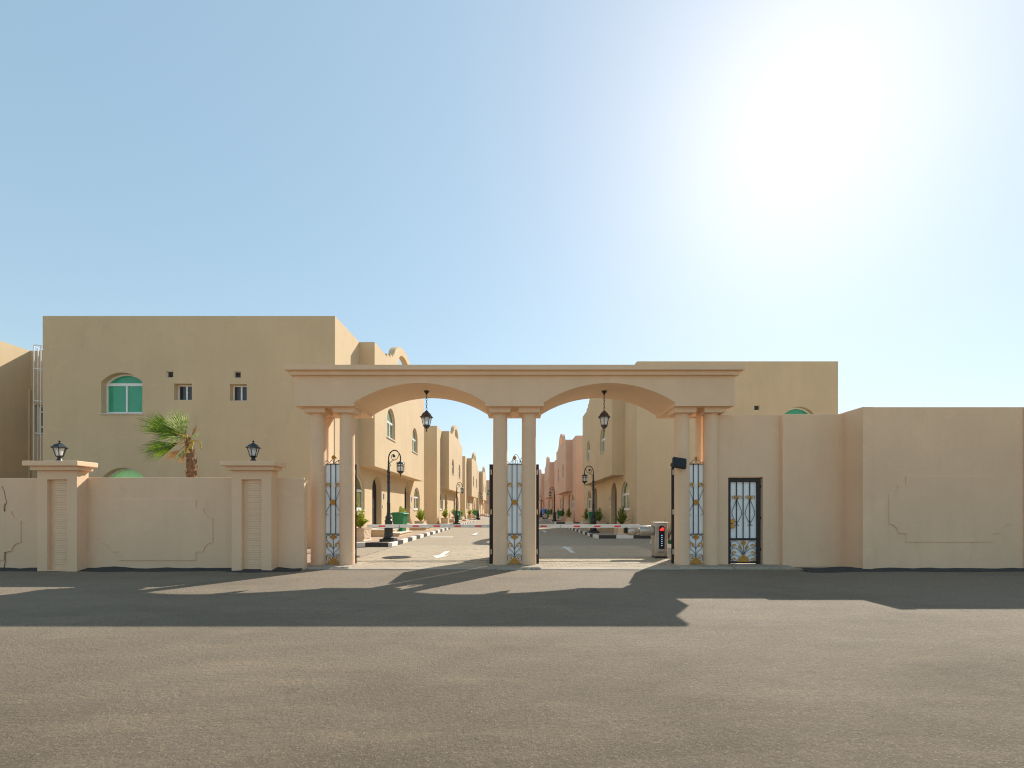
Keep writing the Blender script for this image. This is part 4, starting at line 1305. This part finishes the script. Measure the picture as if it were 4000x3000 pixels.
def shrub_mesh(kind, seed):
    rnd = random.Random(seed)
    lf, st = MB(), MB()
    tips = []
    nb = 34 if kind == 'loose' else 44
    for b in range(nb):
        a = rnd.uniform(0, 2 * PI)
        if kind == 'loose':
            sp = rnd.uniform(0.05, 0.40); hh = rnd.uniform(0.22, 0.74) * (1.15 - sp * 0.6)
        else:
            f = (b + 0.5) / nb
            sp = 0.34 * (1 - f * 0.85) * rnd.uniform(0.7, 1.15); hh = 0.18 + 0.68 * f
        p0 = Vector((0.03 * math.cos(a), 0.03 * math.sin(a), 0))
        p2 = Vector((sp * math.cos(a), sp * 1.1 * math.sin(a), hh))
        p1 = p0.lerp(p2, 0.5) + Vector((rnd.uniform(-.05, .05), rnd.uniform(-.05, .05), 0.04))
        pts = catmull([p0, p1, p2], 4)
        st.tube(pts, 0.004, 4)
        n = 46
        for k in range(n):
            u = 0.15 + 0.85 * (k + rnd.random()) / n
            i = min(int(u * (len(pts) - 1)), len(pts) - 2)
            c = pts[i].lerp(pts[i + 1], u * (len(pts) - 1) - i)
            d = (pts[i + 1] - pts[i]).normalized()
            side = Vector((rnd.uniform(-1, 1), rnd.uniform(-1, 1), rnd.uniform(-0.1, 0.8))).normalized()
            dr = (d * 0.5 + side).normalized()
            L = rnd.uniform(0.05, 0.085) if kind == 'loose' else rnd.uniform(0.035, 0.06)
            w = dr.cross(Vector((rnd.uniform(-1, 1), rnd.uniform(-1, 1), 1))).normalized() * L * 0.30
            m_ = c + dr * L * 0.5
            up = w.cross(dr).normalized() * L * 0.08
            lf.add([c, m_ + w + up, c + dr * L, m_ - w + up], [(0, 1, 2), (0, 2, 3)])
    return lf, st
def shrub(label, x, y, z, kind, seed, sc=1.0, mat='leaf'):
    key = (kind, seed % 4, mat)
    rz = (seed * 1.7) % 6.28
    t = thing('shrub', label, 'shrub', (x, y, z), rz, 'shrubs growing in the planters')
    if key not in shr:
        lf, st = shrub_mesh(kind, seed)
        shr[key] = (lf.build('foliage', mat, t, recalc=False), st.build('stem', 'twig', t))
    else:
        for src in shr[key]:
            o = src.copy(); C.objects.link(o); o.parent = t
    t.scale = (sc, sc, sc)
    return t
hn = ['the nearest sand house on the left', 'the second sand house on the left', 'the third sand house on the left']
hr = ['the nearest sand house on the right', 'the nearest pink house', 'the middle pink house']
wh = ['first', 'second', 'third']
seed = 1
for k in range(3):
    for j, (ry, rr) in enumerate(((1.15, 0.7), (7.55, 7.2), (12.2, 11.6))):
        y = 16.0 + PIT * k + ry
        x = -5.95
        planter(f'pale stone planter, {wh[j]} along {hn[k]}', x, y)
        shrub(f'bright green shrub in the {wh[j]} planter along {hn[k]}', x, y, 0.62, 'loose', seed, (1.0, 1.12, 1.0)[j])
        seed += 1
    for j, ry in enumerate((0.75, 6.5, 11.4)):
        y = 20.9 + PIT * k + ry
        x = 5.22
        planter(f'pale stone planter, {wh[j]} along {hr[k]}', x, y)
        shrub(f'green cone shrub in the {wh[j]} planter along {hr[k]}', x, y, 0.62, 'cone', seed, (1.05, 1.0, 0.95)[j], 'leaf_dark')
        seed += 1
C.objects.unlink(STONE)

# ------------------------------------------------------------------ lawn strip, dry twigs, parked car
def lawn():
    rnd = random.Random(21)
    mb = MB()
    for i in range(5200):
        x, y = rnd.uniform(5.5, 9.0), rnd.uniform(15.75, 17.5)
        h = rnd.uniform(0.05, 0.11)
        a = rnd.uniform(0, PI)
        dx, dy = 0.012 * math.cos(a), 0.012 * math.sin(a)
        mb.add([(x - dx, y - dy, 0.10), (x + dx, y + dy, 0.10), (x + rnd.uniform(-.04, .04), y + rnd.uniform(-.04, .04), 0.10 + h)], [(0, 1, 2)])
    o = mb.build('grass', 'grass', recalc=False)
    tag(o, 'small patch of green grass beside the right house', 'grass', kind='stuff')
    tag(MB().box(5.48, 9.02, 15.72, 17.52, 0.0, 0.10).build('lawn_bed', 'soil'), kind='structure')
    t = thing('lawn_edging', 'pale concrete edging round the small grass patch', 'edging', (7.3, 15.64, 0))
    MB().box(-1.95, 1.95, -0.06, 0.06, 0, 0.13).build('edging_front', 'kerb_w', t, bevel=0.01)
    MB().box(-1.95, -1.83, 0.062, 1.94, 0, 0.13).build('edging_side', 'kerb_w', t, bevel=0.01)
lawn()
t = thing('dry_bush', 'leafless dry bush beside the barrier cabinet', 'bush', (6.35, 18.4, 0.1))
rnd = random.Random(4)
for k in range(16):
    a = rnd.uniform(0, 6.28); sp = rnd.uniform(0.1, 0.5); h = rnd.uniform(0.4, 0.95)
    p = [Vector((0, 0, 0)), Vector((sp * 0.4 * math.cos(a), sp * 0.4 * math.sin(a), h * 0.5)), Vector((sp * math.cos(a), sp * math.sin(a), h))]
    MB().tube(catmull(p, 4), [0.014 - 0.0013 * i for i in range(9)], 4).build('twig', 'twig', t)

t = thing('parked_car', 'blue car parked far up the right side of the street', 'car', (5.55, 80.8, 0.01))
prof = [(-2.1, 0.28), (-2.12, 0.62), (-1.95, 0.82), (-1.0, 0.95), (-0.35, 1.42), (0.9, 1.46), (1.65, 1.02), (2.05, 0.95), (2.12, 0.55), (2.08, 0.28)]
MB().prism(prof, lambda a, b, c: (c, a, b), -0.85, 0.85).build('body', 'car', t, bevel=0.06, smooth=40)
MB().prism([(-0.93, 0.98), (-0.34, 1.39), (-0.30, 1.385), (-0.87, 0.97)], lambda a, b, c: (c, a, b + 0.025), -0.70, 0.70).build('windscreen', 'glass_dark', t)
for sx in (-1, 1):
    MB().prism([(-0.75, 1.0), (-0.3, 1.34), (0.85, 1.37), (1.35, 1.0)], lambda a, b, c: (c, a, b), sx * 0.845, sx * 0.862).build('side_window', 'glass_dark', t)
    MB().box(sx * 0.65 - 0.14, sx * 0.65 + 0.14, -2.14, -2.08, 0.62, 0.76).build('headlight', 'sheet', t)
    for yy in (-1.3, 1.3):
        w = MB().lathe([(0.31, -0.1), (0.33, -0.08), (0.33, 0.08), (0.31, 0.1)], n=20).build('wheel', 'rubber', t, loc=(sx * 0.78, yy, 0.33))
        w.rotation_euler = (0, PI / 2, 0)

# ------------------------------------------------------------------ palm behind the left wall
def palm():
    t = thing('palm_tree', 'small wind-blown fan palm behind the low left wall', 'palm', (-8.45, 11.6, 0))
    rnd = random.Random(12)
    path = catmull([(0.10, 0, 0), (0.08, 0, 1.3), (0.06, 0, 2.1), (0.03, 0, 2.6), (-0.02, 0, 3.0), (-0.03, 0, 3.22)], 5)
    rad = []
    for i, p in enumerate(path):
        z = p.z
        rad.append(0.125 if z < 2.0 else 0.125 - (z - 2.0) * 0.052)
    MB().tube(path, rad, 16).build('trunk', 'bark', t, smooth=50)
    # old leaf bases
    for k in range(44):
        z = 1.5 + 1.6 * k / 44
        a = k * 2.4
        i = min(range(len(path)), key=lambda j: abs(path[j].z - z))
        c = path[i]
        r0 = rad[i] * 0.98
        d = Vector((math.cos(a), math.sin(a), 0))
        s_ = Vector((-math.sin(a), math.cos(a), 0))
        w = rnd.uniform(0.05, 0.085) * (1.1 - 0.25 * (z - 1.5))
        b = Vector((c.x, c.y, z)) + d * r0
        tip = b + d * rnd.uniform(0.015, 0.04) + Vector((0, 0, rnd.uniform(0.10, 0.18)))
        vs = [b - s_ * w - d * 0.03, b + s_ * w - d * 0.03, b + s_ * w * 0.5 + d * 0.02, b - s_ * w * 0.5 + d * 0.02, tip - s_ * w * 0.35, tip + s_ * w * 0.35]
        MB().add(vs, [(0, 1, 2, 3), (3, 2, 5, 4), (0, 3, 4), (1, 5, 2), (0, 4, 5, 1)]).build('leaf_base', 'bark' if (z < 2.75 or k % 3) else 'petiole', t)
    top = Vector((-0.03, 0, 3.16))
    def frond(direction, nrm, pet, rad_, spread, nseg, mat, droop=0.06, start=None, sag=0.0, pmat='petiole', bend=0.0):
        d = Vector(direction).normalized()
        n_ = Vector(nrm); n_ = (n_ - d * n_.dot(d)).normalized()
        s_ = d.cross(n_).normalized()
        b = Vector(start) if start else top + Vector((rnd.uniform(-.03, .03), rnd.uniform(-.03, .03), rnd.uniform(-.1, .1)))
        hub = b + d * pet + Vector((0, 0, -sag))
        mid = b + d * pet * 0.5 + Vector((0, 0, 0.03))
        fr = MB()
        for k in range(nseg):
            u = (k + 0.5) / nseg * 2 - 1
            th = u * spread / 2 + bend
            dd = (d * math.cos(th) + s_ * math.sin(th)).normalized()
            L = rad_ * (1 - 0.22 * abs(u) ** 1.5) * rnd.uniform(0.9, 1.05)
            w = rad_ * spread / nseg * 0.34
            sd = n_.cross(dd).normalized()
            fold = n_ * (w * 0.5) * (1 if k % 2 else -1)
            pts = []
            for q, (f, wf) in enumerate(((0.0, 0.12), (0.30, 0.80), (0.55, 0.9), (0.82, 0.42), (1.0, 0.03))):
                c = hub + dd * L * f + Vector((0, 0, -droop * L * f * f * (1 + rnd.uniform(-.2, .6)))) + n_ * rnd.uniform(-.012, .012) * f
                pts += [c - sd * w * wf, c + fold * wf, c + sd * w * wf]
            fs = []
            for q in range(4):
                a = q * 3
                fs += [(a, a + 1, a + 4, a + 3), (a + 1, a + 2, a + 5, a + 4)]
            fr.add(pts, fs)
        o = fr.build('frond', mat, t, recalc=False)
        MB().tube(catmull([b, mid, hub, hub + d * rad_ * 0.12], 5), [0.020 - 0.0009 * i for i in range(16)], 5).build('petiole', pmat, o)
        return o
    V_ = (0, -1, 0.15)
    # upright fans, the front one in the paler leaf colour
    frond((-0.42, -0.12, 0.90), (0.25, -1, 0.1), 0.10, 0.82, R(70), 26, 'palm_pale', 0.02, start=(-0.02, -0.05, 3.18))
    frond((-0.62, 0.15, 0.78), (0.1, -1, 0.3), 0.16, 0.78, R(62), 22, 'palm', 0.04)
    # long fans blown flat to the left
    frond((-0.90, -0.18, 0.46), (0.1, -0.9, 0.3), 0.32, 1.02, R(56), 26, 'palm', 0.05)
    frond((-0.985, 0.15, 0.16), (0, -1, 0.5), 0.30, 0.92, R(46), 20, 'palm', 0.06)
    frond((-0.98, -0.22, -0.12), (0, -0.9, 0.4), 0.28, 0.98, R(42), 20, 'palm', 0.05)
    frond((-0.92, -0.05, -0.40), (0.1, -1, 0.2), 0.30, 1.0, R(40), 20, 'palm', 0.03)
    frond((-0.80, 0.50, 0.10), (0.2, -0.8, 0.5), 0.30, 0.80, R(50), 18, 'palm', 0.08)
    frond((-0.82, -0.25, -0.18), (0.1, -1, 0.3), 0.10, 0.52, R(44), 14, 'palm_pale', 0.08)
    # dead skirt
    frond((-0.72, -0.15, -0.50), (0.2, -1, 0.1), 0.20, 0.46, R(44), 18, 'palm_dead', 0.06, start=(-0.04, -0.04, 3.0))
    frond((-0.55, 0.2, -0.66), (0.1, -1, 0.1), 0.18, 0.42, R(36), 12, 'palm_dead', 0.05, start=(-0.04, 0, 2.97))
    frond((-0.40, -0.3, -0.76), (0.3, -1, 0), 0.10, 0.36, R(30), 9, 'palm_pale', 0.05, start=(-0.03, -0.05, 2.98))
    # sparse, torn fronds on the windward side
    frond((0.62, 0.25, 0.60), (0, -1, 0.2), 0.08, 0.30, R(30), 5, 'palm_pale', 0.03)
    frond((0.20, 0.2, 0.95), (0.3, -1, 0.0), 0.12, 0.38, R(20), 4, 'palm_dead', 0.03)
    br = MB().tube(catmull([(0.0, -0.06, 3.10), (0.14, -0.08, 3.13), (0.28, -0.08, 3.11), (0.33, -0.08, 3.04), (0.335, -0.08, 2.95), (0.38, -0.08, 2.91)], 5), [0.020] * 18 + [0.016] * 8, 6).build('broken_stalk', 'petiole', t)
palm()

# ------------------------------------------------------------------ loose grit and small stones on the road
def grit():
    rnd = random.Random(31)
    mb = MB()
    for i in range(900):
        if i < 420:
            x = rnd.choice((rnd.uniform(-12, -4.7), rnd.uniform(4.9, 13)))
            y = (9.62 if x < 0 else (9.95 if x < 6.3 else 9.75)) - abs(rnd.gauss(0, 0.16))
        else:
            x, y = rnd.uniform(-12, 12), rnd.uniform(1.6, 9.6)
        r = rnd.choice((0.003, 0.004, 0.005, 0.007, 0.010)) * rnd.uniform(0.7, 1.2)
        a = rnd.uniform(0, 6.28)
        vs = [(x + r * math.cos(a + k * 2.094) * rnd.uniform(0.7, 1.2), y + r * math.sin(a + k * 2.094) * rnd.uniform(0.7, 1.2), 0.006) for k in range(3)]
        vs.append((x, y, 0.006 + r * rnd.uniform(0.6, 1.0)))
        mb.add(vs, [(0, 1, 3), (1, 2, 3), (2, 0, 3)])
    tag(mb.build('grit', 'concrete', recalc=False), 'scattered grit and pebbles lying on the asphalt', 'grit', kind='stuff')
grit()
